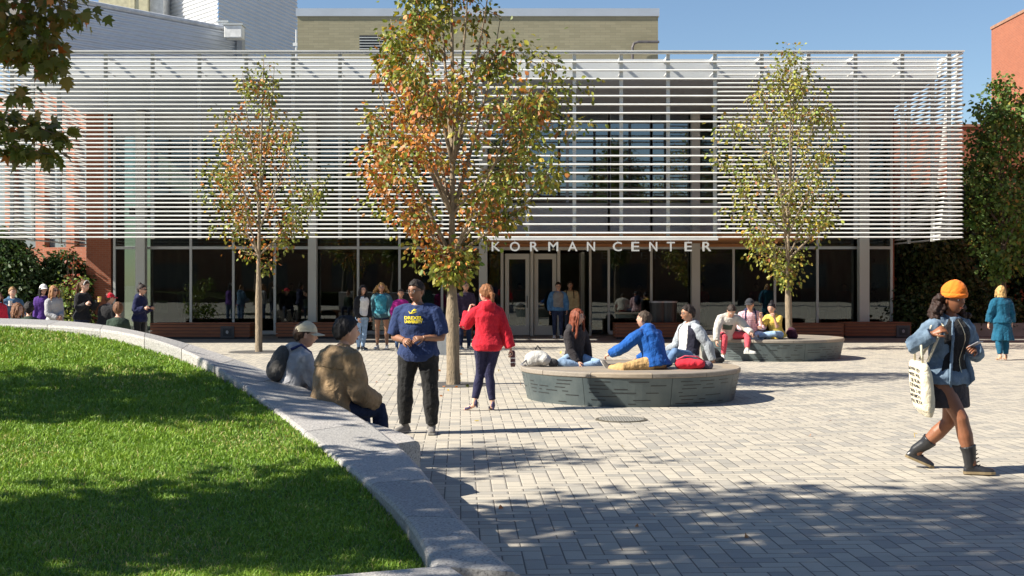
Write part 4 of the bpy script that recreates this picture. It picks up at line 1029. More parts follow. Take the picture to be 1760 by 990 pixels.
    def arm_tube(g, s, infl, a=0, b=1, n=10):
        sh, e, w_, u, f = A[s]; pr = [(0, .054 if sex == 'm' else .045), (.15, .052 if sex == 'm' else .043), (.5, .043 if sex == 'm' else .037), (.54, .041 if sex == 'm' else .035), (.7, .039 if sex == 'm' else .033), (1, .027 if sex == 'm' else .024)]
        P = lambda q: sh.lerp(e, q/.54) if q <= .54 else e.lerp(w_, (q-.54)/.46)
        sel = [(q, P(q), r) for q, r in pr if a <= q <= b+1e-6]
        if b < 1 and sel[-1][0] < b: sel.append((b, P(b), sel[-1][2]*1.02))
        ps = [p for q, p, r in sel]; rs_ = [r*k*build+infl for q, p, r in sel]
        if a == 0:                           # the shoulder slopes in towards the neck
            sg = 1 if s == 'R' else -1; rs_[0] *= .88; ps = [cs+Mc @ V((sg*sw*.25, 0, .045*k)), cs+Mc @ V((sg*sw*.66, 0, .030*k))]+ps; rs_ = [rs_[0]*.62, rs_[0]*.82]+rs_
        g.tube(ps, rs_, n)
        if a == 0: g.ball(sh-Mc @ V((0, 0, .01)), (.052 if sex == 'm' else .044)*k+infl*.6, n=10, m=8)
    # body: one continuous fused surface with head and hands
    g = G(); g.loft(torso_rings(-.17, 1.0, 0, bel=belly))
    g.tube([neckb-up*.05*k, neckb, ntop, hc], [.07*k, .054*k, .05*k, .045*k] if sex == 'm' else [.058*k, .045*k, .042*k, .04*k], 12)
    for s in 'RL':
        arm_tube(g, s, 0); leg_tube(g, s, 0)
        an, fd = J[s][2], J[s][3]; g.tube([an, an-V((0, 0, .03*k)), an+fd*.06*k-V((0, 0, .045*k)), an+fd*.16*k-V((0, 0, .06*k))], [.034*k, .036*k, .032*k, .024*k], 8)
    fem = remesh(g, vox, 3)
    g = G(); g.addmesh(fem, 0)
    head_geo(g, hc, Mh, k*1.11, sex == 'f')
    for s, sg in (('R', 1), ('L', -1)):
        sh, e, w_, u, f = A[s]; hcurl = hands[0] if s == 'R' else hands[1]
        inn = V((-sg, 0, 0)) if abs(f.z) > .6 else (V((-sg*.5, -.3, -.6)) if f.y > 0.3 else V((0, -.6, -.5)))
        hand_geo(g, w_, f, inn, sg if False else (1 if (f.cross(inn)).dot(V((0, 1, .4))) > 0 else -1), k, hcurl)
    o = g.build('person', [skin(sk), EYEW, EYED, lipmat(sk)], None, smooth=True)
    o.location = (loc[0]+shift[0], loc[1]+shift[1], 0); o.rotation_euler = (0, 0, math.atan2(-face[0], face[1])); tag(o, label, 'person', group)
    bpy.data.meshes.remove(fem)
    def part(name, g, m, vx=vox, it=3, disp=.006, fr=(9, 9, 6), fac=.5):
        me = remesh(g, vx, it, fac); displace(me, disp, fr, seed); displace(me, disp*.22, (24, 24, 16), seed+3, True); return obj(name, me, m, o)
    # trousers / skirt / shorts
    if bottom:
        typ = bottom.get('type', 'trousers'); m = bottom['mat']; fit = bottom.get('fit', .012)
        g = G()
        if typ == 'skirt':
            z0 = frames[2][1].z; L = bottom['len']; rr = []
            for t in np.linspace(0, 1, 8):
                c = frames[2][1].lerp(P0, min(1, t*2))-V((0, 0, max(0, t-.25)*L*k)); wx = (.15+.055*min(1, t*2)+.03*t)*k; wy = (.115+.04*min(1, t*2)+bottom.get('flare', .03)*t)*k
                rr.append([c+V((wx*math.cos(q), wy*math.sin(q), 0)) for q in [2*math.pi*z/20 for z in range(20)]])
            g.loft(rr); part('skirt', g, m, disp=.004)
        else:
            g.loft(torso_rings(-.17, .14, min(fit, .014)+.002)); L = bottom.get('len', 1.0)
            for s in 'RL': leg_tube(g, s, max(fit, .011), 0, L, bottom.get('flare', 0))
            part('shorts' if L < .5 else 'trousers', g, m, disp=bottom.get('disp', min(.008, max(fit, .011)*.35)), fr=(11, 11, 9))
    if top:
        m = top['mat']; fit = top.get('fit', .014); sl_ = top.get('sleeve', 1.0); hem = top.get('hem', -.12)
        g = G(); rr = torso_rings(max(hem, -.17), .97, fit, bel=belly)
        if hem < -.17 and seat is None:
            c0 = rr[0]; cc = sum(c0, V())/len(c0); dz = (-.17-hem)*SL; rr[0] = [cc+(p-cc)*1.75 for p in c0]
            rr = [[cc+(p-cc)*top.get('flare', 2.0)-V((0, 0, dz)) for p in c0]]+rr
        elif hem < -.05:
            for q in range(2): cc = sum(rr[q], V())/len(rr[q]); rr[q] = [cc+(p-cc)*((1.42 if hem < -.11 else 1.25) if q == 0 else 1.10) for p in rr[q]]
        g.loft(rr)
        if sl_ > 0:
            for s in 'RL': arm_tube(g, s, fit*.85+top.get('sfit', 0), 0, sl_)
        if top.get('collar', 0): g.tube([neckb-up*.02*k, neckb+up*.03*k], [.075*k, .060*k], 12)
        if top.get('hood'):
            pts = [neckb+Mc @ (V((math.sin(q)*.085, -math.cos(q)*.085+.01, -.005-.03*(q/2.2)**2))*k) for q in np.linspace(-2.3, 2.3, 13)]
            g.tube(pts, [(.030+.026*math.cos(q/2)**2)*k for q in np.linspace(-2.3, 2.3, 13)], 10); g.ball(neckb+Mc @ (V((0, -.105, -.05))*k), V((.10, .055, .085))*k, Mc)
        part(top.get('name', 'shirt'), g, m, disp=top.get('disp', .010), fr=(10, 10, 7))
        if sl_ >= .95:
            for s in 'RL':
                pass
        if top.get('inner'):
            g = G(); rr = []
            for t in np.linspace(top.get('ih', .0), .95, 9):
                q = torso_rings(t, t+.001, fit+.006, bel=belly)[0]; cc = sum(q, V())/len(q)
                idx = [z for z in range(20) if math.sin(2*math.pi*z/20) > .55]; sub = [q[z] for z in idx]; rr.append(sub+[p+(cc-p)*.3 for p in reversed(sub)])
            g.loft(rr); part('inner_shirt', g, top['inner'], it=1, disp=.003)
    # shoes
    if shoes:
        styp, sm, sole = shoes[:3]
        for s in 'RL':
            an, fd = J[s][2], J[s][3]; shin = (J[s][1]-an).normalized(); g = G()
            upf = V((0, 0, 1)); side_ = fd.cross(upf).normalized(); upf = side_.cross(fd).normalized(); base = an-upf*.075*k
            def fr_(y, z, x=0): return base+fd*(y*k)+upf*(z*k)+side_*(x*k)
            secs = [(-.075, .028, .045), (-.05, .038, .075), (0, .040, .085), (.05, .041, .07), (.10, .048, .055), (.15, .047, .045), (.185, .032, .032)]
            if styp == 'heel': secs = [(-.05, .025, .06), (-.02, .03, .08), (.03, .03, .06), (.09, .036, .04), (.14, .034, .035), (.185, .014, .022)]
            rings = []
            for y, wd, h in secs:
                z0 = .012 if styp != 'heel' else .012+.04*max(0, 1-(y+.05)/.12)
                rings.append([fr_(y, z0+(h)*max(0, math.sin(q))**.8*1.0 if math.sin(q) > 0 else z0+.004*math.sin(q), wd*math.cos(q)) for q in [2*math.pi*z/12 for z in range(12)]])
            g.loft(rings); hgt = {'boot': .25, 'sneaker': .10, 'heel': .085, 'ankle': .13}[styp]
            if styp != 'heel': g.tube([fr_(-.02, .05), fr_(-.02, .09)+shin*.0, an+shin*(hgt-.13)*k, an+shin*(hgt-.07)*k], [.045*k, .050*k, (.050*build if styp == 'boot' else .043)*k, (.060*build if styp == 'boot' else .043)*k], 12)
            me = remesh(g, min(vox, .011), 2); so = obj('boot' if styp == 'boot' else 'shoe', me, sm, o)
            g = G()
            rings = [[fr_(y, z, wd*math.cos(q)*1.07) if False else fr_(y*1.03+(0), 0, 0)+side_*(wd*1.1*k*math.cos(q))+upf*(z*k)*1 for q in (0, math.pi)] for y, wd, h in secs for z in (0,)]
            vs = []; n = len(secs)
            for z in (0, .022 if styp == 'boot' else .016):
                for sg in (-1, 1):
                    for y, wd, h in secs: vs.append(fr_(y*1.04, z, sg*wd*1.06))
            fs = [(q, q+1, n+q+1, n+q) for q in range(n-1)]+[(2*n+q, 3*n+q, 3*n+q+1, 2*n+q+1) for q in range(n-1)]+[(q, 2*n+q, 2*n+q+1, q+1) for q in range(n-1)]+[(n+q, n+q+1, 3*n+q+1, 3*n+q) for q in range(n-1)]+[(0, n, 3*n, 2*n), (n-1, 3*n-1, 4*n-1, 2*n-1)]
            if styp != 'heel': g.add(vs, fs); g.build('sole', sole, so)
            else:
                g.tube([fr_(-.03, .0), fr_(-.03, .06)], [.010*k, .022*k], 8); g.build('heel', sole, so)
            if styp == 'boot':
                g = G()
                for q in range(5): z = .07+.032*q; yy = .062-.006*q; g.tube([fr_(yy-.02, z, -.032), fr_(yy+.006, z+.012, 0), fr_(yy-.02, z, .032)], .0035*k, 4)
                g.tube([fr_(-.065, .20), fr_(-.085, .235), fr_(-.06, .24)], .004*k, 4, 1)
                g.tube([fr_(.0, .2, .03), fr_(.03, .17, .06), fr_(.02, .14, .05)], .002*k, 4)
                g.build('laces', [BLACKC, mat('tan_pull_tab', (.5, .36, .12))], so)
    # hair and hats
    hs = hair[0]; hm = hairmat(hair[1]); hf = lambda x, y, z: hc+Mh @ (V((x, y, z))*k*1.11)
    def shell(g, gr=1.0, fz=.082, bz=-.085, yo=-.012):
        n, m_ = 20, 14; vs = []
        for j in range(m_+1):
            th = math.pi*j/m_
            for i in range(n):
                ph = 2*math.pi*i/n; p = V((.081*gr*math.sin(th)*math.cos(ph), yo+.1045*gr*math.sin(th)*math.sin(ph), .014+.110*gr*math.cos(th)))
                zm = fz-(.09-p.y)*((fz-bz)/.18)
                if p.z < zm: p.z = zm
                vs.append(hc+Mh @ (p*k*1.11))
        fs = [(j*n+i, (j+1)*n+i, (j+1)*n+(i+1) % n, j*n+(i+1) % n) for j in range(m_) for i in range(n)]
        g.add(vs, fs)
    hv = min(vox, .009); rh = random.Random(seed)
    if hs != 'none':
        g = G(); shell(g, hair[2] if len(hair) > 2 and hs == 'short' else 1.04)
        dn = V((0, 0, -1))
        if hs in ('long', 'wavy'):
            L = hair[2] if len(hair) > 2 else .32; rr = []
            for t in np.linspace(0, 1, 7):
                c = hf(0, -.045, .02)+dn*(t*L*k)+Mc @ V((0, -.02-.03*t, 0))*k; wx = (.085+.02*math.sin(t*3)-.02*t)*k; wy = (.05-.01*t)*k
                rr.append([c+Mc @ V((wx*math.cos(q), wy*math.sin(q), 0)) for q in [2*math.pi*z/14 for z in range(14)]])
            g.loft(rr)
            for q in range(16):
                a = math.pi*.86+(q/15)*math.pi*1.28+rh.uniform(-.1, .1); a0 = V((.08*math.cos(a)*1.0, .075*math.sin(a)*.9+(.03 if q in (0, 1, 14, 15) else 0), 0))
                p = hf(a0.x*1.1, a0.y*1.1, .0); pts = [hf(a0.x*.8, a0.y*.8, .06), p]
                for z in range(1, 5): pts.append(p+dn*(L*.9*k*z/4)+Mc @ V((a0.x*.25*z/4+rh.uniform(-.012, .012), -.03*z/4+rh.uniform(-.012, .012), 0)))
                g.tube(pts, [.016*k, .02*k, .021*k, .018*k, .015*k, .008*k], 6)
        if hs == 'curly':
            Lr = hair[2] if len(hair) > 2 else .2
            for q in range(150):
                sd = rh.choice((-1, 1)); t = rh.random(); p = hf(sd*(.080+.075*t+rh.uniform(-.025, .03)), -.045-rh.random()*.05*(1+t)+.03*rh.random(), .03)+dn*(t*Lr*k)
                g.ball(p, rh.uniform(.018, .034)*k, n=7, m=5)
            for q in range(30):
                t = rh.random(); g.ball(hf(rh.uniform(-.08, .08), -.09-.03*t, .02)+dn*t*Lr*k, rh.uniform(.025, .04)*k, n=7, m=5)
        if hs == 'bun': g.ball(hf(0, -.06, .125), .045*k, n=10, m=8)
        if hs == 'pony':
            g.ball(hf(0, -.105, .02), .03*k); g.tube([hf(0, -.10, .02), hf(.01, -.14, -.03), hf(0, -.13, -.10), hf(.01, -.11, -.17)], [.022*k, .032*k, .028*k, .01*k], 8)
        if hs == 'tail':
            g.tube([hf(0, -.08, .04), hf(0, -.15, .03), hf(0, -.18, -.06), hf(0, -.17, -.20), hf(0, -.15, -.32)], [.025*k, .035*k, .038*k, .03*k, .008*k], 8)
        me = remesh(g, hv, 2); displace(me, .010 if hs != 'curly' else .014, (34, 34, 16) if hs != 'curly' else 38, seed); obj('hair', me, hm, o)
    ctx = dict(o=o, hf=hf, Mh=Mh, Mc=Mc, k=k, A=A, J=J, neck=neckb, frames=frames, part=part, up=up, P0=P0, torso=torso_rings, hc=hc, belly=belly)
    for e in (extra or []): e(ctx)
    return o
# ---- things worn
def glasses(c, m=None):
    g = G(); hf = c['hf']; k = c['k']
    for s in (-1, 1):
        g.tube([hf(s*.031+.023*math.cos(a), .100, .008+.016*math.sin(a)) for a in np.linspace(0, 6.283, 13)], .0026*k, 5); g.tube([hf(s*.054, .10, .012), hf(s*.076, .04, .012), hf(s*.078, -.005, .004)], .002*k, 5)
    g.tube([hf(-.008, .102, .012), hf(.008, .102, .012)], .0018*k, 5); g.build('glasses', DARKM, c['o'])
def sunglasses(c):
    g = G(); hf = c['hf']; k = c['k']
    for s in (-1, 1): g.ball(hf(s*.031, .093, .008), V((.027, .010, .02))*k, c['Mh'], 8, 6); g.tube([hf(s*.054, .09, .012), hf(s*.078, .0, .008)], .003*k, 5)
    g.build('sunglasses', EYED, c['o'])
def cap(m, brim=None, back=False):
    def f(c):
        k = c['k']; hf = c['hf']; g = G(); n = 20; vs = []; rows = 8
        for j in range(rows+1):
            th = math.pi/2*j/rows
            for i in range(n):
                a = 2*math.pi*i/n; vs.append(hf(.088*math.sin(th)*math.cos(a), -.006+.106*math.sin(th)*math.sin(a), .035+.095*math.cos(th)-.018*max(0, -math.sin(a))*math.sin(th)))
        fs = [(j*n+i, (j+1)*n+i, (j+1)*n+(i+1) % n, j*n+(i+1) % n) for j in range(rows) for i in range(n)]; fs.append(tuple(rows*n+i for i in range(n)))
        g.add(vs, fs); g.ball(hf(0, -.006, .131), .006*k, n=6, m=4); co = g.build('cap', m, c['o'], smooth=True)
        g = G(); s = -1 if back else 1; top, bot = [], []
        for j in range(4):
            for i in range(9):
                a = (i/8-.5)*2.3; y = math.cos(a)*(.100+.024*j); x = math.sin(a)*(.092-.0*j); z = .036-.004*j-.02*abs(math.sin(a))**2
                top.append(hf(x, s*y*(1 if j == 0 else 1), z)); bot.append(hf(x, s*y, z-.005))
        vs = top+bot; fs = []
        for j in range(3):
            for i in range(8):
                q = j*9+i; fs.append((q, q+1, q+10, q+9)); fs.append((36+q, 36+q+9, 36+q+10, 36+q+1))
        ed = [i for i in range(9)]+[9*j+8 for j in range(1, 4)]+[27+i for i in range(7, -1, -1)]+[9*j for j in (2, 1)]
        for q in range(len(ed)): a_, b_ = ed[q], ed[(q+1) % len(ed)]; fs.append((a_, a_+36, b_+36, b_))
        g.add(vs, fs); g.build('brim', brim or m, co)
    return f
def beanie(m):
    def f(c):
        hf = c['hf']; k = c['k']; g = G(); n = 22; rings = []
        for z, r, y0 in ((.028, .088, 0), (.05, .095, 0), (.075, .096, -.002), (.10, .090, -.006), (.125, .076, -.012), (.145, .052, -.018), (.155, .02, -.02)):
            rings.append([hf(r*math.cos(a), y0-.004+r*1.13*math.sin(a), z-.022*max(0, -math.sin(a))+.006*math.sin(a)) for a in [2*math.pi*i/n for i in range(n)]])
        g.loft(rings); me = remesh(g, .009, 2); displace(me, .003, 20, 3); h = obj('beanie', me, m, c['o'])
        g = G(); rr = []
        for z, r in ((.020, .091), (.022, .098), (.040, .1005), (.056, .099), (.058, .092)):
            rr.append([hf(r*math.cos(a), -.004+r*1.13*math.sin(a), z-.022*max(0, -math.sin(a))+.006*math.sin(a)) for a in [2*math.pi*i/n for i in range(n)]])
        g.loft(rr); g.build('cuff', m, h, smooth=True)
    return f
def backpack(m, sm=None, sz=(.15, .10, .22), off=(0, -.20, -.20)):
    def f(c):
        k = c['k']; Mc = c['Mc']; nb = c['neck']; g = G(); ce = nb+Mc @ (V(off)*k)
        g.ball(ce, V(sz)*k, Mc, 12, 10); g.ball(ce+Mc @ V((0, -.03, -.06))*k, V((sz[0]*.85, sz[1]*.9, sz[2]*.6))*k, Mc, 12, 8); b = c['part']('backpack', g, m, disp=.008)
        g = G()
        for s in (-1, 1):
            g.tube([nb+Mc @ (V(p)*k) for p in ((s*.09, -.13, -.04), (s*.10, -.04, .03), (s*.11, .07, -.02), (s*.12, .135, -.12), (s*.13, .12, -.26), (s*.15, -.06, -.36))], .016*k, 6)
        g.build('strap', sm or m, b, smooth=True)
    return f
def held(name, fn, m, side='R', off=(0, 0, 0)):
    def f(c):
        g = G(); sh, e, w_, u, f_ = c['A'][side]; p = w_+f_*.07*c['k']+V(off); fn(g, p, f_); g.build(name, m, c['o'], smooth=False)
    return f
def watch(side='L'):
    def f(c):
        g = G(); sh, e, w_, u, f_ = c['A'][side]; p = w_-f_*.02; g.tube([p-f_*.012, p+f_*.012], .031*c['k'], 12); g.build('watch', BLACKC, c['o'])
    return f

def plaid():
    n = N('pink_plaid_cloth'); sx = n.n('ShaderNodeSeparateXYZ'); n.l(n.coord(), sx.inputs[0])
    a = n.math('GREATER_THAN', n.math('SINE', n.math('MULTIPLY', n.math('ADD', sx.outputs[0], n.math('MULTIPLY', sx.outputs[1], .6)), 150)), .3); b = n.math('GREATER_THAN', n.math('SINE', n.math('MULTIPLY', sx.outputs[2], 150)), .5)
    n.l(n.mix(n.math('MULTIPLY', n.math('ADD', a, b), .42), (.72, .55, .58), (.42, .10, .17)), n.b.inputs['Base Color']); n.b.inputs['Roughness'].default_value = .9; return n.mat
JEAN = denim((.07, .12, .24)); JEANL = denim((.26, .38, .54)); JEAND = denim((.02, .03, .07)); KHAKI = cloth('khaki_cloth', (.44, .28, .12))
WSOLE = mat('white_sole', (.65, .64, .6), .6); WSHOE = mat('white_shoe', (.6, .59, .56), .6); GSHOE = mat('grey_shoe', (.16, .15, .14), .7); BSHOE = mat('black_shoe', (.02, .02, .022), .35)
DSK = (.25, .105, .052); MSK = (.40, .215, .13); LSK = (.52, .31, .22); PSK = (.60, .38, .28)
def face_at(px): pass

# 1 woman in the orange beanie, walking
def tote(c):
    k = c['k']; nb = c['neck']; g = G(); sh = c['A']['R'][0]
    # hangs on the right side, a little behind
    rr = []; Mx = Matrix.Rotation(R(14), 3, 'Y') @ Matrix.Rotation(R(-22), 3, 'Z')
    top_ = sh+V((.15, -.06, -.33))
    for t, wy, wx in ((0, .150, .018), (.05, .165, .035), (.2, .170, .052), (.45, .175, .060), (.65, .175, .062), (.85, .165, .05), (1, .13, .018)):
        cc = top_+Matrix.Rotation(R(10), 3, 'Y') @ V((0, 0, -t*.50)); rr.append([cc+Mx @ V((wx*math.copysign(abs(math.cos(q))**.7, math.cos(q)), wy*math.copysign(abs(math.sin(q))**.45, math.sin(q)), 0)) for q in [2*math.pi*z/20 for z in range(20)]])
    g.loft(rr); me = remesh(g, .012, 2); displace(me, .008, (8, 8, 5), 5)
    b = obj('tote_bag', me, cloth('cream_canvas', (.70, .63, .47), .1), None); b.parent = c['o']
    g = G()
    for dy in (-.08, .08):
        g.tube([top_+Mx @ V((0, dy, -.02)), top_+Mx @ V((-.02, dy*.9, .16)), sh+V((.045, -.01+dy*.4, .04)), sh+V((.01, .0+dy*.3, .055)), sh+V((-.02, .06+dy*.2, .0)), top_+Mx @ V((-.05, dy, .0))], [.013]*6, 6)
    g.build('strap', cloth('cream_canvas', (.70, .63, .47), .1), b, smooth=True)
    # lines of small black print on the outer face
    rl = random.Random(4); xa = Mx @ V((0, 1, 0)); za = Matrix.Rotation(R(10), 3, 'Y') @ V((0, 0, 1)); na = xa.cross(za).normalized(); g = G()
    for q in range(7):
        base = top_-za*(.07+q*.05)+na*(.052+.012*min(q, 2)/2); x = -.11+rl.uniform(0, .05)
        while x < .10:
            wd_ = rl.uniform(.018, .028)
            for a_, b_, c_, d_ in rl.sample([((0, 0), (0, 1)), ((0, 1), (1, 1)), ((1, 0), (1, 1)), ((0, .5), (1, .5)), ((0, 0), (1, 0)), ((0, 1), (1, 0))], 3) and [(*u, *v) for u, v in rl.sample([((0, 0), (0, 1)), ((0, 1), (1, 1)), ((1, 0), (1, 1)), ((0, .5), (1, .5)), ((0, 0), (1, 0)), ((0, 1), (1, 0))], 3)]:
                g.tube([base+xa*(x+a_*wd_*.8)+za*(b_*.026), base+xa*(x+c_*wd_*.8)+za*(d_*.026)], .0028, 4)
            x += wd_+(.03 if rl.random() < .2 else .006)
    g.build('print', mat('black_print', (.03, .03, .035), .7), b)
def phone(c):
    g = G(); sh, e, w_, u, f_ = c['A']['L']; p = w_+f_*.09+V((0, .02, .03)); g.box(-.036, .036, -.075, .075, -.004, .004, M=Matrix.Translation(p) @ Matrix.Rotation(R(25), 4, 'X')); g.build('phone', mat('grey_phone', (.3, .3, .33), .3), c['o'], bevel=.003)
def zipper(c):
    g = G(); fr = c['torso'](.1, .93, .026); pts = [r[5]+V((.015*math.sin(q), .004, 0)) for q, r in enumerate(fr)]; g.tube(pts, .004, 5); g.build('zip', mat('silver_zip', (.5, .45, .35), .3, .8), c['o'])
hp = gnd(1626, 811)
def jacket_flaps(c):
    g = G()
    for s in (-1, 1):
        fr = c['torso'](-.17, .93, .026); idx = 5-s*2
        rr = []
        for q, r in enumerate(fr):
            p = r[idx % 20]; out = V((s*.02*(1-q/9), .012+.045*(1-q/9), 0)); d = V((s*.03, .006, 0)); rr.append([p+out-d, p+out+d*.2, p+out+V((0, -.012, 0))+d*.2, p-d+V((0, -.01, 0))])
        g.loft(rr)
    c['part']('jacket_front', g, denim((.12, .175, .24)), it=1, disp=.005)
    g = G(); g.tube([c['neck']+c['Mc'] @ V((math.sin(q)*.075, -math.cos(q)*.07+.012, .0-.03*(q/2.3)**2)) for q in np.linspace(-2.2, 2.2, 11)], [.016]*11, 8); c['part']('collar', g, denim((.12, .175, .24)), it=1, disp=.003)
person('woman in an orange beanie and denim jacket walking with a cream tote bag', hp, (.50, -.87), 1.79, 'f', lean=5, head=(-4, 10, 4), sk=DSK, vox=.009, build=1.24, wdir=True,
       arms=dict(R=((-.72, .02, -.62), (.70, -.50, .52)), L=((.42, .10, -.90), (-.42, -.88, .22))), hands=(1.0, .7),
       legs=dict(R=((.40, -.30, -.88), (.25, .02, -1), (.95, -.3, .02)), L=((-.08, .12, -.99), (-.62, .38, -.75), (.86, -.22, -.36))),
       hair=('curly', (.030, .016, .012), .22), top=dict(mat=denim((.12, .175, .24)), name='denim_jacket', fit=.022, sfit=.012, sleeve=.97, hem=-.10, inner=BLACKC, ih=-.1, disp=.012),
       bottom=dict(type='skirt', len=.37, mat=cloth('charcoal_cloth', (.045, .038, .040))), shoes=('boot', BSHOE, mat('tan_sole', (.20, .15, .08))),
       extra=[beanie(cloth('orange_knit', (.82, .20, .02), .1)), tote, phone, zipper, jacket_flaps])
# 2 woman in the teal robe, from behind
hp = gnd(1722, 619)
def robe(c):
    g = G(); P0 = c['P0']; k = c['k']; rr = []
    for t in np.linspace(0, 1, 8):
        z = c['frames'][3][1].z-t*.62*k; rr.append([V(((.15+.10*t)*k*math.cos(q)+.05*t*math.cos(q)*(q > 4), (.12+.08*t)*k*math.sin(q), z)) for q in [2*math.pi*zz/20 for zz in range(20)]])
    g.loft(rr); c['part']('robe_skirt', g, TEAL, disp=.022, fr=(9, 9, 3))
TEAL = cloth('teal_cloth', (.008, .085, .15), .2)
person('woman in a long teal robe walking away, seen from behind', hp, (-.1, 1), 1.66, 'f', sk=PSK, vox=.014, hair=('long', (.42, .26, .10), .17), belly=1.1,
       arms=dict(R=((.35, .0, -1), (.1, .25, -1)), L=((-.42, 0, -1), (-.05, .2, -1))), legs=dict(R=((.03, .12, -1), (0, -.05, -1), (.1, 1, 0)), L=((-.03, -.12, -1), (0, -.25, -1), (-.1, 1, -.1))),
       top=dict(mat=TEAL, name='robe', fit=.03, sfit=.022, sleeve=.93, hem=-.1, disp=.016), bottom=dict(mat=TEAL, len=.93, fit=.022), shoes=('heel', mat('tan_sandal', (.45, .25, .15)), mat('tan_sandal', (.45, .25, .15))), extra=[robe],
       )
# 3 man standing in the navy T-shirt
def shirt_print(c):
    fr = c['torso'](.30, .9, .034, bel=c['belly']); Y = mat('yellow_print', (.88, .70, .03), .7, 0, .03, 3, 0)
    nb = c['frames'][5][1]; M = c['frames'][5][2]; y0 = c['frames'][5][4]*c['belly']+.043
    def put(tx, size, x, z, sx=1.0, parent=None):
        me = text_mesh(tx, size, .0008, .0018, sx=sx)
        for v in me.vertices: xx = v.co.x; v.co.z -= xx*xx*1.6
        o = obj('shirt_lettering', me, Y, c['o'], False); o.matrix_local = Matrix.Translation(nb+M @ V((x, y0, z))) @ (M @ Matrix(((-1, 0, 0), (0, 0, 1), (0, 1, 0)))).to_4x4()
    put('DREXEL', .050, .0, .006, 1.24); put('UNIVERSITY', .043, .0, -.036, .92)
    g = G(); pts = [(-.05, .012), (-.035, -.012), (-.012, -.012), (.0, .012), (.012, .022), (.03, .020), (.048, .006)]
    f = lambda a, b: nb+M @ V((-a, y0+.001-a*a*2.2, .088+b)); g.tube([f(a, b) for a, b in pts], [.003, .007, .009, .010, .009, .008, .003], 6)
    g.tube([f(-.012, .02), f(.004, -.012), f(.02, .0), f(.042, .0)], [.002, .008, .008, .002], 6); g.tube([f(.0, .02), f(.02, .034), f(.05, .026)], [.004, .006, .001], 6); g.build('shirt_emblem', Y, c['o'])
hp = gnd(719, 745)
person('man in a navy T-shirt with yellow lettering standing with clasped hands', hp, (-.22, -.97), 1.77, 'm', lean=2, head=(-16, 7, 0), sk=(.27, .135, .078), vox=.010, build=1.16, belly=1.10,
       arms=dict(R=((.26, .0, -.96), (-.68, .70, -.10)), L=((-.30, .0, -.95), (.70, .68, -.02))), hands=(.8, .8),
       legs=dict(R=((.11, .05, -1), (.03, -.10, -1), (.42, 1, 0)), L=((-.10, .05, -1), (-.02, -.08, -1), (-.25, 1, 0))),
       hair=('short', (.018, .014, .012), 1.0), top=dict(mat=cloth('navy_cotton', (.022, .040, .115), .1), name='t_shirt', fit=.036, sfit=.012, sleeve=.50, hem=-.17, disp=.010),
       bottom=dict(mat=cloth('black_joggers', (.018, .018, .018)), len=.97, fit=.030, disp=.010), shoes=('sneaker', GSHOE, mat('grey_sole', (.3, .29, .27))), extra=[glasses, watch('L'), shirt_print])
# 4 woman in the red coat
hp = gnd(838, 706)
def flask(c):
    g = G(); sh, e, w_, u, f_ = c['A']['R']; p = w_+f_*.10; g.tube([p+V((0, 0, .07)), p+V((0, 0, .05)), p-V((0, .02, .12)), p-V((0, .02, .15))], [.018, .034, .036, .03], 10, 0); g.tube([p-V((0, .015, .10)), p-V((0, .015, .085))], [.038, .038], 10, 1); g.tube([p-V((0, .01, .04)), p-V((0, .01, .025))], [.037, .037], 10, 1); g.build('flask', [mat('dark_red_print', (.10, .03, .03), .4), WHITEC], c['o'])
def long_coat(c): pass
RED = cloth('red_fleece', (.50, .014, .030), .15)
person('woman in a bright red jacket walking away while holding a phone to her ear', hp, (-.12, 1), 1.72, 'f', lean=4, head=(28, 8, 0), sk=PSK, vox=.010, build=1.03, hair=('pony', (.20, .085, .035)), wdir=True,
       arms=dict(L=((-.62, .25, -.85), (.28, .25, 1.0)), R=((.35, -.12, -.95), (.28, -.05, -.95))), hands=(.9, .9),
       legs=dict(R=((-.17, .12, -.98), (.12, -.04, -1), (-.25, .95, -.05)), L=((-.02, .28, -.96), (-.20, -.22, -.96), (-.85, .4, -.25))),
       top=dict(mat=RED, name='red_jacket', fit=.032, sfit=.014, sleeve=.97, hem=-.17, hood=True, disp=.010), bottom=dict(mat=cloth('navy_trousers', (.020, .020, .055)), len=.93, fit=.006), shoes=('heel', mat('navy_suede', (.03, .025, .08)), mat('navy_suede', (.03, .025, .08))), extra=[flask])
# 5, 6 the two seated men on the ledge of the wall
hp = V((-2.22, 12.75, 0))
CREAM = cloth('cream_twill', (.62, .54, .38), .08)
person('man in a cream baseball cap with a grey backpack sitting on the wall ledge', hp, (.86, .50), 1.74, 'm', seat=.44, lean=8, slump=10, head=(-18, 8, 0), sk=LSK, vox=.010, hair=('short', (.05, .028, .018), 1.0),
       arms=dict(R=((.15, .35, -.92), (-.3, .9, -.1)), L=((-.15, .35, -.92), (.3, .9, -.1))), legs=dict(R=((.12, 1, -.06), (0, .1, -1), (.1, 1, 0)), L=((-.12, 1, -.06), (0, .1, -1), (-.1, 1, 0))),
       top=dict(mat=cloth('grey_hoodie', (.36, .36, .38)), name='hoodie', fit=.03, sfit=.012, hood=True, disp=.012), bottom=dict(mat=JEAND), shoes=('sneaker', WSHOE, WSOLE),
       extra=[cap(CREAM), backpack(cloth('dark_grey_nylon', (.085, .08, .075)), cloth('navy_strap', (.03, .04, .14)), (.14, .09, .19), (-.02, -.17, -.20))])
hp = V((-1.72, 12.05, 0))
TAN = cloth('tan_cotton', (.28, .19, .105), .25)
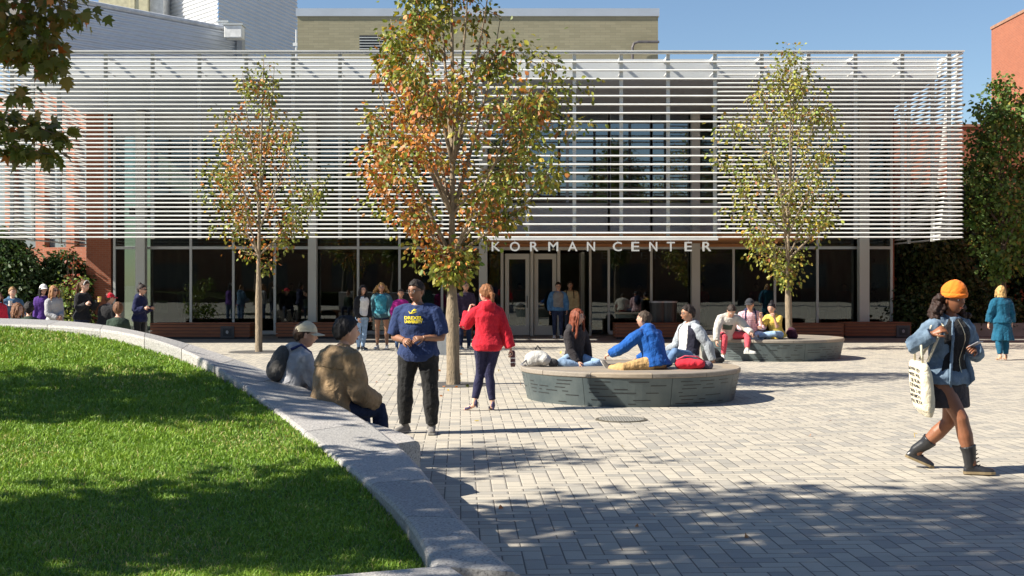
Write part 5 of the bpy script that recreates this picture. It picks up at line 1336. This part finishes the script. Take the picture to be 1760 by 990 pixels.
def yoke(c):
    g = G(); rr = []; k = c['k']
    for t in np.linspace(.60, .95, 6):
        q = c['torso'](t, t+.001, .052-.01*(t > .85))[0]; sub = [q[z] for z in range(10, 21)] if False else [q[z % 20] for z in range(10, 21)]; cc = sum(q, V())/20; rr.append(sub+[p+(cc-p)*.15 for p in reversed(sub)])
    g.loft(rr); c['part']('shoulder_flap', g, TAN, it=2, disp=.010)
person('man with black hair in a tan trench jacket sitting on the wall ledge', hp, (.78, .62), 1.86, 'm', seat=.45, build=1.12, lean=8, slump=14, head=(-14, 2, 0), sk=LSK, vox=.010, hair=('short', (.012, .011, .012), 1.07),
       arms=dict(R=((.16, .16, -.97), (-.22, .85, -.42)), L=((-.22, .1, -.97), (.3, .9, -.2))), legs=dict(R=((.14, 1, -.05), (0, .05, -1), (.1, 1, 0)), L=((-.12, 1, -.05), (0, .1, -1), (-.1, 1, 0))),
       top=dict(mat=TAN, name='trench_jacket', fit=.044, sfit=.022, hem=-.16, collar=1, disp=.014), bottom=dict(mat=cloth('navy_denim', (.014, .022, .055)), fit=.012), shoes=('sneaker', GSHOE, WSOLE), extra=[yoke])
# 7 girl on the nearer round bench
def at_s(px, d): return V(((px-880)*d/F, d, 0))
CROSS = dict(R=((.75, .75, -.12), (-.95, .25, -.22), (-.8, .5, -.1)), L=((-.75, .75, -.12), (.95, .30, -.22), (.8, .5, -.1)))
person('young woman with long auburn hair in a black jacket sitting on the round bench', at_s(988, 19.75), (.62, -.78), 1.66, 'f', seat=SEAT-.02, lean=4, slump=6, tilt=6, head=(22, 6, -2), sk=LSK, vox=.011, hair=('wavy', (.17, .045, .022), .40),
       arms=dict(R=((.10, .35, -.93), (-.05, .65, -.75)), L=((-.30, .1, -.95), (-.02, .10, -1))), hands=(.4, .2),
       legs=dict(R=((.85, .45, -.05), (-.85, .35, -.18), (-.7, .6, 0)), L=((-.10, .95, -.12), (.92, -.25, -.14), (.8, .2, 0))),
       top=dict(mat=cloth('faded_black_cotton', (.028, .024, .026)), name='jacket', fit=.020, sfit=.010, hem=-.1, hood=True), bottom=dict(mat=JEANL, fit=.010), shoes=('sneaker', BSHOE, WSOLE))
# 8 boy in the blue hoodie
BLUE = cloth('royal_blue_fleece', (.010, .085, .33), .15)
person('man with short hair in a royal blue hoodie sitting cross legged on the round bench', at_s(1128, 18.75), (-.66, .75), 1.72, 'm', seat=SEAT-.02, build=1.16, lean=16, slump=16, head=(14, -4, 0), sk=LSK, vox=.010, hair=('short', (.05, .035, .025), .985),
       arms=dict(L=((-.62, .42, -.62), (-.22, .88, -.38)), R=((.12, .4, -.9), (-.55, .7, -.5))), hands=(.7, .7),
       legs=dict(L=((-.90, .42, -.14), (.30, .90, -.08), (-.3, .5, .9)), R=((.55, .85, -.10), (-.95, .2, -.16), (-.9, .3, 0))),
       top=dict(mat=BLUE, name='hoodie', fit=.030, sfit=.014, hem=-.12, hood=True, disp=.012), bottom=dict(mat=KHAKI, fit=.022), shoes=('sneaker', GSHOE, mat('pale_grey_sole', (.45, .43, .4))))
# 9 man with glasses leaning back
def vest(c):
    g = G(); g.loft(c['torso'](-.12, .93, .036, 1.02)); c['part']('dark_vest', g, cloth('dark_vest_cloth', (.020, .020, .035)), disp=.008)
    g = G(); rr = []
    for t in np.linspace(.0, .93, 8):
        q = c['torso'](t, t+.001, .044)[0]; sub = [q[z] for z in (4, 5, 6, 7)]; cc = sum(q, V())/20; rr.append(sub+[p+(cc-p)*.3 for p in reversed(sub)])
    g.loft(rr); c['part']('white_shirt_front', g, WHITEC, it=1, disp=.003)
person('man with glasses in a dark vest over grey sleeves leaning back on the round bench', at_s(1181, 20.2), (-.80, -.42), 1.74, 'm', seat=SEAT-.02, lean=-12, slump=14, head=(-8, 6, 0), sk=MSK, vox=.011, hair=('short', (.02, .014, .012), 1.06),
       arms=dict(L=((-.38, -.45, -.85), (-.10, -.28, -.95)), R=((.25, .25, -.9), (.2, .85, -.5))), hands=(.2, .4),
       legs=dict(R=((.35, .95, .10), (-.3, .55, -.62), (-.2, 1, .1)), L=((-.30, .95, .25), (0, .62, -.85), (0, 1, 0))),
       top=dict(mat=cloth('light_grey_hoodie', (.34, .37, .40)), name='hoodie', fit=.026, sfit=.012, hood=True, hem=-.1), bottom=dict(mat=denim((.10, .17, .30)), fit=.012), shoes=('sneaker', GSHOE, WSOLE), extra=[vest, glasses])
# 10-12 friends on the farther bench
SIT = dict(R=((.12, .97, -.05), (.02, -.05, -1), (.1, 1, 0)), L=((-.12, .97, -.05), (-.02, .05, -1), (-.1, 1, 0)))
PINK = cloth('coral_cotton', (.56, .075, .10), .12)
person('man in a pale grey sweatshirt and coral trousers sitting hunched on the farther round bench', at_s(1247, 28.6), (.12, -.99), 1.76, 'm', seat=SEAT-.02, lean=24, slump=22, head=(4, 42, 0), sk=LSK, vox=.013, hair=('short', (.03, .02, .016), 1.08),
       arms=dict(R=((.38, .42, -.85), (.10, .22, -.97)), L=((-.55, .35, -.7), (-.2, .9, -.4))), hands=(.6, .6),
       legs=dict(R=((.10, .97, -.05), (.05, -.10, -1), (.3, 1, 0)), L=((-.72, .70, .02), (.1, .3, -.35), (-.9, .3, 0))),
       top=dict(mat=cloth('heather_sweatshirt', (.50, .47, .42), .1), name='sweatshirt', fit=.030, sfit=.014, hem=-.1), bottom=dict(mat=PINK, fit=.012, len=.93), shoes=('sneaker', WSHOE, WSOLE),
       extra=[lambda c: (lambda g: (g.loft([[c['torso'](t, t+.001, .044)[0][z]+(V() if q else V()) for z in (3, 4, 5, 6)]+[c['torso'](t, t+.001, .030)[0][z] for z in (6, 5, 4, 3)] for q, t in enumerate((.42, .5, .6, .68))]), g.build('shirt_graphic', mat('dark_green_print', (.05, .08, .06)), c['o'])))(G())])
person('man in a pink plaid shirt and dark cap sitting between his two friends', at_s(1288, 29.0), (-.05, -1), 1.76, 'm', seat=SEAT-.02, lean=8, slump=12, head=(-30, 8, 0), sk=LSK, vox=.013, hair=('short', (.03, .02, .016), 1.0),
       arms=dict(R=((.15, .35, -.93), (-.45, .85, -.1)), L=((-.32, .30, -.9), (.3, .9, .0))), hands=(.6, .6),
       legs=dict(R=((.62, .78, -.02), (-.95, .25, -.2), (-.8, .5, 0)), L=((-.55, .83, -.02), (.9, .3, -.25), (.8, .5, 0))),
       top=dict(mat=plaid(), name='plaid_shirt', fit=.028, sfit=.014, hem=-.12), bottom=dict(mat=JEAND), shoes=('sneaker', GSHOE, WSOLE), extra=[cap(cloth('charcoal_cap', (.03, .032, .038))), backpack(NAVY)])
person('woman in a yellow T-shirt and light jeans sitting with a hand at her face', at_s(1335, 28.75), (-.62, -.78), 1.66, 'f', seat=SEAT-.02, lean=18, slump=12, head=(8, 12, 0), sk=LSK, vox=.013, hair=('bun', (.012, .010, .012)),
       arms=dict(R=((.1, .62, -.78), (.05, .22, .97)), L=((-.1, .62, -.75), (.1, .35, .95))), hands=(.8, .8),
       legs=dict(R=((.2, .97, -.06), (.1, .12, -1), (.2, 1, -.2)), L=((-.1, .95, .12), (.85, .30, -.15), (.7, .5, 0))),
       top=dict(mat=cloth('yellow_cotton', (.66, .46, .09), .1), name='t_shirt', fit=.018, sfit=.014, sleeve=.42, hem=-.06), bottom=dict(mat=JEANL, fit=.008, len=.92), shoes=('sneaker', WSHOE, WSOLE))
# 13 two standing young women
hp = gnd(622, 602)
person('young woman in a black jacket and light jeans standing with her hands low', hp, (.55, -.6), 1.66, 'f', head=(-25, 5, 0), sk=LSK, vox=.015, hair=('long', (.012, .010, .012), .25), arms=dict(R=((.2, .0, -1), (.0, .45, -.9)), L=((-.1, .1, -1), (.2, .5, -.85))),
       legs=dict(R=((.06, .06, -1), (0, 0, -1), (.1, 1, 0)), L=((-.0, -.04, -1), (.05, -.12, -1), (-.1, 1, 0))), top=dict(mat=BLACKC, name='jacket', fit=.03, sfit=.012, hem=-.05, inner=WHITEC), bottom=dict(mat=JEANL, fit=.004), shoes=('sneaker', BSHOE, WSOLE))
hp = gnd(656, 600)
def shortsf(c): pass
person('young woman with curly blond hair in a teal jacket, standing with bare legs', hp, (-.1, -1), 1.72, 'f', head=(12, 2, 0), sk=MSK, vox=.015, hair=('curly', (.30, .17, .06), .16), arms=dict(R=((.35, .0, -1), (.05, .25, -1)), L=((-.35, 0, -1), (-.15, .35, -.9))),
       legs=dict(R=((.04, .02, -1), (0, -.02, -1), (.2, 1, 0)), L=((-.08, .05, -1), (0, -.1, -1), (-.2, 1, 0))), top=dict(mat=cloth('teal_denim', (.07, .16, .19)), name='open_jacket', fit=.04, sfit=.022, hem=-.17, inner=cloth('aqua_cotton', (.05, .28, .36)), ih=-.15), bottom=dict(mat=JEAND, len=.18), shoes=('sneaker', WSHOE, WSOLE))
hp = gnd(689, 602)
person('person in a magenta top half hidden behind the man in navy', hp, (.1, -1), 1.56, 'f', sk=MSK, vox=.018, hair=('short', (.02, .015, .012), 1.04), arms=dict(R=((.4, .1, -1), (-.2, .6, -.7))), top=dict(mat=cloth('magenta_cotton', (.42, .02, .22)), name='top', fit=.02), bottom=dict(mat=JEAN), shoes=('sneaker', GSHOE, WSOLE))
hp = gnd(799, 600)
person('person in dark clothes half hidden behind the big tree trunk', hp, (.5, -1), 1.76, 'm', sk=MSK, vox=.018, top=dict(mat=cloth('dark_plum_cloth', (.03, .018, .04)), name='jacket', fit=.03), bottom=dict(mat=cloth('navy_denim', (.014, .022, .055))), shoes=('sneaker', GSHOE, WSOLE))
# 15 pair at the door
person('man in a blue denim jacket and grey T-shirt coming out of the doors', gnd(959, 581), (.05, -1), 1.74, 'm', head=(0, 8, 0), sk=LSK, vox=.016, arms=dict(R=((.3, .05, -1), (.0, .25, -1)), L=((-.3, .05, -1), (0, .3, -1))),
       legs=dict(R=((.03, .05, -1), (0, -.05, -1), (.1, 1, 0)), L=((.02, .15, -1), (0, -.05, -1), (-.1, 1, 0))), top=dict(mat=denim((.06, .17, .34)), name='open_jacket', fit=.026, sfit=.012, inner=cloth('grey_cotton', (.22, .22, .22))), bottom=dict(mat=JEAND), shoes=('sneaker', WSHOE, WSOLE), extra=[glasses])
person('man in a sand coloured sweatshirt with backpack straps coming out behind his friend', at_s(980, 41.35), (-.1, -1), 1.76, 'm', head=(10, 0, 0), sk=MSK, vox=.016, top=dict(mat=cloth('sand_cotton', (.42, .35, .20)), name='sweatshirt', fit=.028, sfit=.012), bottom=dict(mat=cloth('slate_trousers', (.05, .06, .09))), shoes=('sneaker', GSHOE, WSOLE), extra=[backpack(BLACKC)])
# 16 group behind the wall on the left
person('woman with dark tied hair in a navy hoodie standing in front of the left glass', at_s(240, 30.5), (.96, -.25), 1.68, 'f', head=(0, 4, 0), sk=LSK, vox=.015, hair=('bun', (.025, .017, .015)), arms=dict(R=((.15, -.1, -1), (-.1, .75, .25)), L=((-.1, .0, -1), (.3, .85, .3))),
       top=dict(mat=cloth('navy_hoodie_cloth', (.010, .014, .055)), name='hoodie', fit=.035, sfit=.018, hood=True, hem=-.16), bottom=dict(mat=BLACKC), shoes=('sneaker', GSHOE, WSOLE), extra=[sunglasses, lambda c: (lambda g: (g.box(-.075, .005, .158, .166, 1.14, 1.27), g.build('shirt_print', WHITEC, c['o'])))(G())])
CUP = mat('yellow_cup', (.7, .5, .12), .5)
person('woman with long brown hair and a white headband in black, holding a yellow cup', at_s(141, 30.0), (.90, -.42), 1.78, 'f', head=(4, 12, 0), sk=PSK, vox=.015, hair=('tail', (.10, .05, .025)), arms=dict(R=((.1, .1, -1), (-.15, .85, .5)), L=((-.1, .35, -.9), (.1, .75, .65))), hands=(1, 1),
       top=dict(mat=BLACKC, name='shirt', fit=.03, sfit=.012), bottom=dict(mat=JEAND), shoes=('sneaker', GSHOE, WSOLE),
       extra=[held('cup', lambda g, p, f: g.tube([p-V((0, 0, .06)), p+V((0, 0, .07))], [.035, .045], 12), CUP, 'L'), lambda c: (lambda g: (g.tube([c['hf'](.088*math.sin(a), .03, .01+.12*math.cos(a)) for a in np.linspace(-1.4, 1.4, 11)], .01, 6), g.build('headband', WHITEC, c['o'])))(G())])
person('woman with long light brown hair and sunglasses in a pale grey sweater behind the wall', at_s(94, 29.6), (.80, -.6), 1.66, 'f', tilt=6, head=(0, 2, 4), sk=LSK, vox=.015, hair=('wavy', (.26, .13, .06), .28), arms=dict(R=((.12, .15, -1), (-.5, .7, -.4)), L=((-.1, .1, -1), (.5, .7, -.35))), top=dict(mat=cloth('pale_grey_knit', (.38, .38, .39), .08), name='sweater', fit=.024, sfit=.014), bottom=dict(mat=JEAN), shoes=('sneaker', GSHOE, WSOLE), extra=[sunglasses])
person('woman with black hair in purple clothes behind the woman in the pale grey sweater', at_s(74, 31.5), (.4, -.8), 1.68, 'f', head=(10, 0, 0), sk=LSK, vox=.018, hair=('long', (.014, .012, .014), .25), top=dict(mat=cloth('purple_cotton', (.08, .03, .2)), name='top', fit=.024), bottom=dict(mat=JEAN), shoes=('sneaker', GSHOE, WSOLE), extra=[cap(WHITEC)])
person('man with fair hair in a blue jacket drinking from a white cup at far left', at_s(20, 29.5), (.7, -.7), 1.62, 'm', head=(-8, 0, 0), sk=PSK, vox=.016, hair=('short', (.25, .14, .06), 1.05), arms=dict(R=((.25, .2, -.95), (-.45, .45, .85)), L=((-.3, .1, -.95), (.3, .8, -.1))), hands=(1, .5), top=dict(mat=cloth('steel_blue_cloth', (.06, .13, .22)), name='jacket', fit=.03, sfit=.014, hood=True), bottom=dict(mat=JEAN), shoes=('sneaker', GSHOE, WSOLE),
       extra=[held('cup', lambda g, p, f: g.tube([p-V((0, 0, .05)), p+V((0, 0, .06))], [.034, .042], 12), WHITEC, 'R')])
person('person in a red top at the left edge of the picture', at_s(-4, 29), (.6, -.8), 1.52, 'f', sk=LSK, vox=.018, hair=('long', (.12, .05, .03), .2), top=dict(mat=cloth('crimson_cotton', (.5, .02, .05)), name='top', fit=.02), bottom=dict(mat=JEAN), shoes=('sneaker', GSHOE, WSOLE))
person('seated person in a red baseball cap and black jacket by the brick pier', at_s(179, 30.0), (.5, .8), 1.74, 'm', seat=.58, lean=10, slump=8, head=(-20, 0, 0), sk=PSK, vox=.016, legs=SIT, hair=('short', (.1, .05, .03), 1.0), top=dict(mat=BLACKC, name='jacket', fit=.035, sfit=.015), bottom=dict(mat=JEAND), shoes=('sneaker', GSHOE, WSOLE), extra=[cap(cloth('red_twill', (.62, .02, .04), .08))])
for px, d, hc_, f_, st, lab in ((203, 24.5, (.13, .06, .03), (-.3, 1), 'short', 'brown haired head showing just above the wall, left of the woman in navy'),
                            (22, 24.5, (.15, .07, .035), (.9, -.3), 'wavy', 'curly brown haired head showing above the wall in front of the man in blue'),
                            (50, 25.0, (.015, .012, .012), (-.4, .9), 'short', 'black haired head showing just above the wall at far left')):
    person(lab, at_s(px, d), f_, 1.70, 'f', seat=.45, lean=6, slump=6, sk=LSK, vox=.018, legs=SIT, hair=(st, hc_, .2) if st == 'wavy' else (st, hc_, 1.15), top=dict(mat=cloth('dark_green_cloth', (.03, .05, .035)), name='top', fit=.02), bottom=dict(mat=JEAND), shoes=('sneaker', GSHOE, WSOLE))
g = G(); g.box(-.7, .7, -.25, .25, .36, .42); g.box(-.6, -.52, -.2, .2, 0, .36); g.box(.52, .6, -.2, .2, 0, .36)
for q, (px, d, lab) in enumerate(((203, 24.5, 'low wooden bench behind the wall under the brown haired person'), (36, 24.75, 'low wooden bench behind the wall under the two seated people at far left'))):
    o = g.build('wooden_seat', SLAT, loc=(*at_s(px, d).xy, 0)); tag(o, lab, 'bench')
g = G(); g.box(-.5, .5, -.3, .3, 0, .56); o = g.build('stone_block', GR3, loc=(*at_s(179, 30.0).xy, 0), bevel=.02); tag(o, 'grey stone block that the person in the red cap sits on', 'block')
# people inside the lobby
for px, d, cc, lab in ((318, 44, (.25, .27, .3), 'person in pale clothes standing behind the left part of the glass'), (500, 46, (.04, .04, .05), 'dim person in dark clothes inside behind the third glass bay'), (893, 46, (.03, .16, .16), 'person in teal inside behind the left door'),
                       (1099, 45.5, (.06, .06, .07), 'person in dark grey inside to the right of the doors'), (1206, 44.6, (.5, .02, .03), 'person in bright red inside behind the glass, left of the friends'), (1300, 45, (.35, .02, .10), 'person in crimson inside behind the man in the dark cap'), (1452, 45.2, (.35, .09, .03), 'person in rust orange inside behind the right end of the glass')):
    person(lab, at_s(px, d), (random.Random(px).uniform(-1, 1), -1), 1.7, 'm', sk=MSK, vox=.022, group='people inside the lobby', top=dict(mat=cloth('lobby_cloth', cc), name='shirt', fit=.03), bottom=dict(mat=BLACKC), shoes=('sneaker', GSHOE, WSOLE))

# ---- bags
def bag(name, label, p, sz, m, rz=0, extra=None, cat='bag', vx=.011):
    g = G()
    for (x, y, z, a, b, c_) in sz: g.ball(V((x, y, z)), V((a, b, c_)), n=14, m=10)
    me = remesh(g, vx, 3); displace(me, .012, (8, 8, 8), len(label))
    zmin = min(v.co.z for v in me.vertices)
    for v in me.vertices: v.co.z = max(v.co.z, zmin+.02)-zmin-.02
    o = obj(name, me, m); o.location = p; o.rotation_euler = (0, 0, rz); tag(o, label, cat)
    if extra:
        for nm, pts, r, mm in extra: g = G(); g.tube(pts, r, 6); g.build(nm, mm, o, smooth=True)
    return o
WB = cloth('pale_grey_canvas', (.50, .49, .46), .08)
bag('backpack', 'pale grey backpack lying at the left side of the nearer round bench', (*at_s(924, 19.35).xy, SEAT), [(0, 0, .13, .20, .15, .13), (.08, -.05, .12, .12, .13, .10), (-.08, 0, .10, .13, .12, .09)], WB, .2,
    [('handle', [(-.04, .0, .25), (-.0, .0, .31), (.05, 0, .25)], .010, BLACKC), ('strap', [(-.18, -.05, .1), (-.27, -.06, .03), (-.2, -.12, .02)], .014, cloth('grey_strap', (.2, .2, .22)))])
bag('pouch', 'small charcoal pouch on the round bench between the pale backpack and the young woman', (*at_s(951, 19.3).xy, SEAT), [(0, 0, .08, .08, .07, .075)], cloth('charcoal_nylon', (.05, .05, .055)))
bag('duffel_bag', 'red duffel bag lying on the nearer round bench behind the man in blue', (*at_s(1186, 18.75).xy, SEAT), [(0, 0, .085, .20, .12, .085), (-.1, 0, .085, .13, .11, .08), (.1, 0, .08, .12, .11, .08)], cloth('red_nylon', (.60, .025, .045), .12), 0,
    [('strap', [(-.22, 0, .12), (-.08, -.02, .19), (.1, -.02, .18), (.22, 0, .1)], .012, cloth('pink_strap', (.5, .08, .12)))])
bag('pouch', 'grey and black pouch at the right end of the red duffel bag', (*at_s(1214, 18.8).xy, SEAT), [(0, 0, .075, .10, .09, .07)], cloth('grey_purple_nylon', (.12, .11, .14)))
bag('backpack', 'dark backpack with a red flap beside the woman in yellow', (*at_s(1360, 28.9).xy, SEAT), [(0, 0, .15, .12, .10, .14), (.03, 0, .1, .13, .1, .09)], cloth('dark_plum_nylon', (.06, .015, .03)), vx=.014)
bag('backpack', 'black backpack on the ground between the two round benches', (*at_s(1222, 27.6).xy, 0), [(0, 0, .2, .2, .15, .18), (.1, 0, .1, .2, .14, .1)], BLACKC, vx=.016)
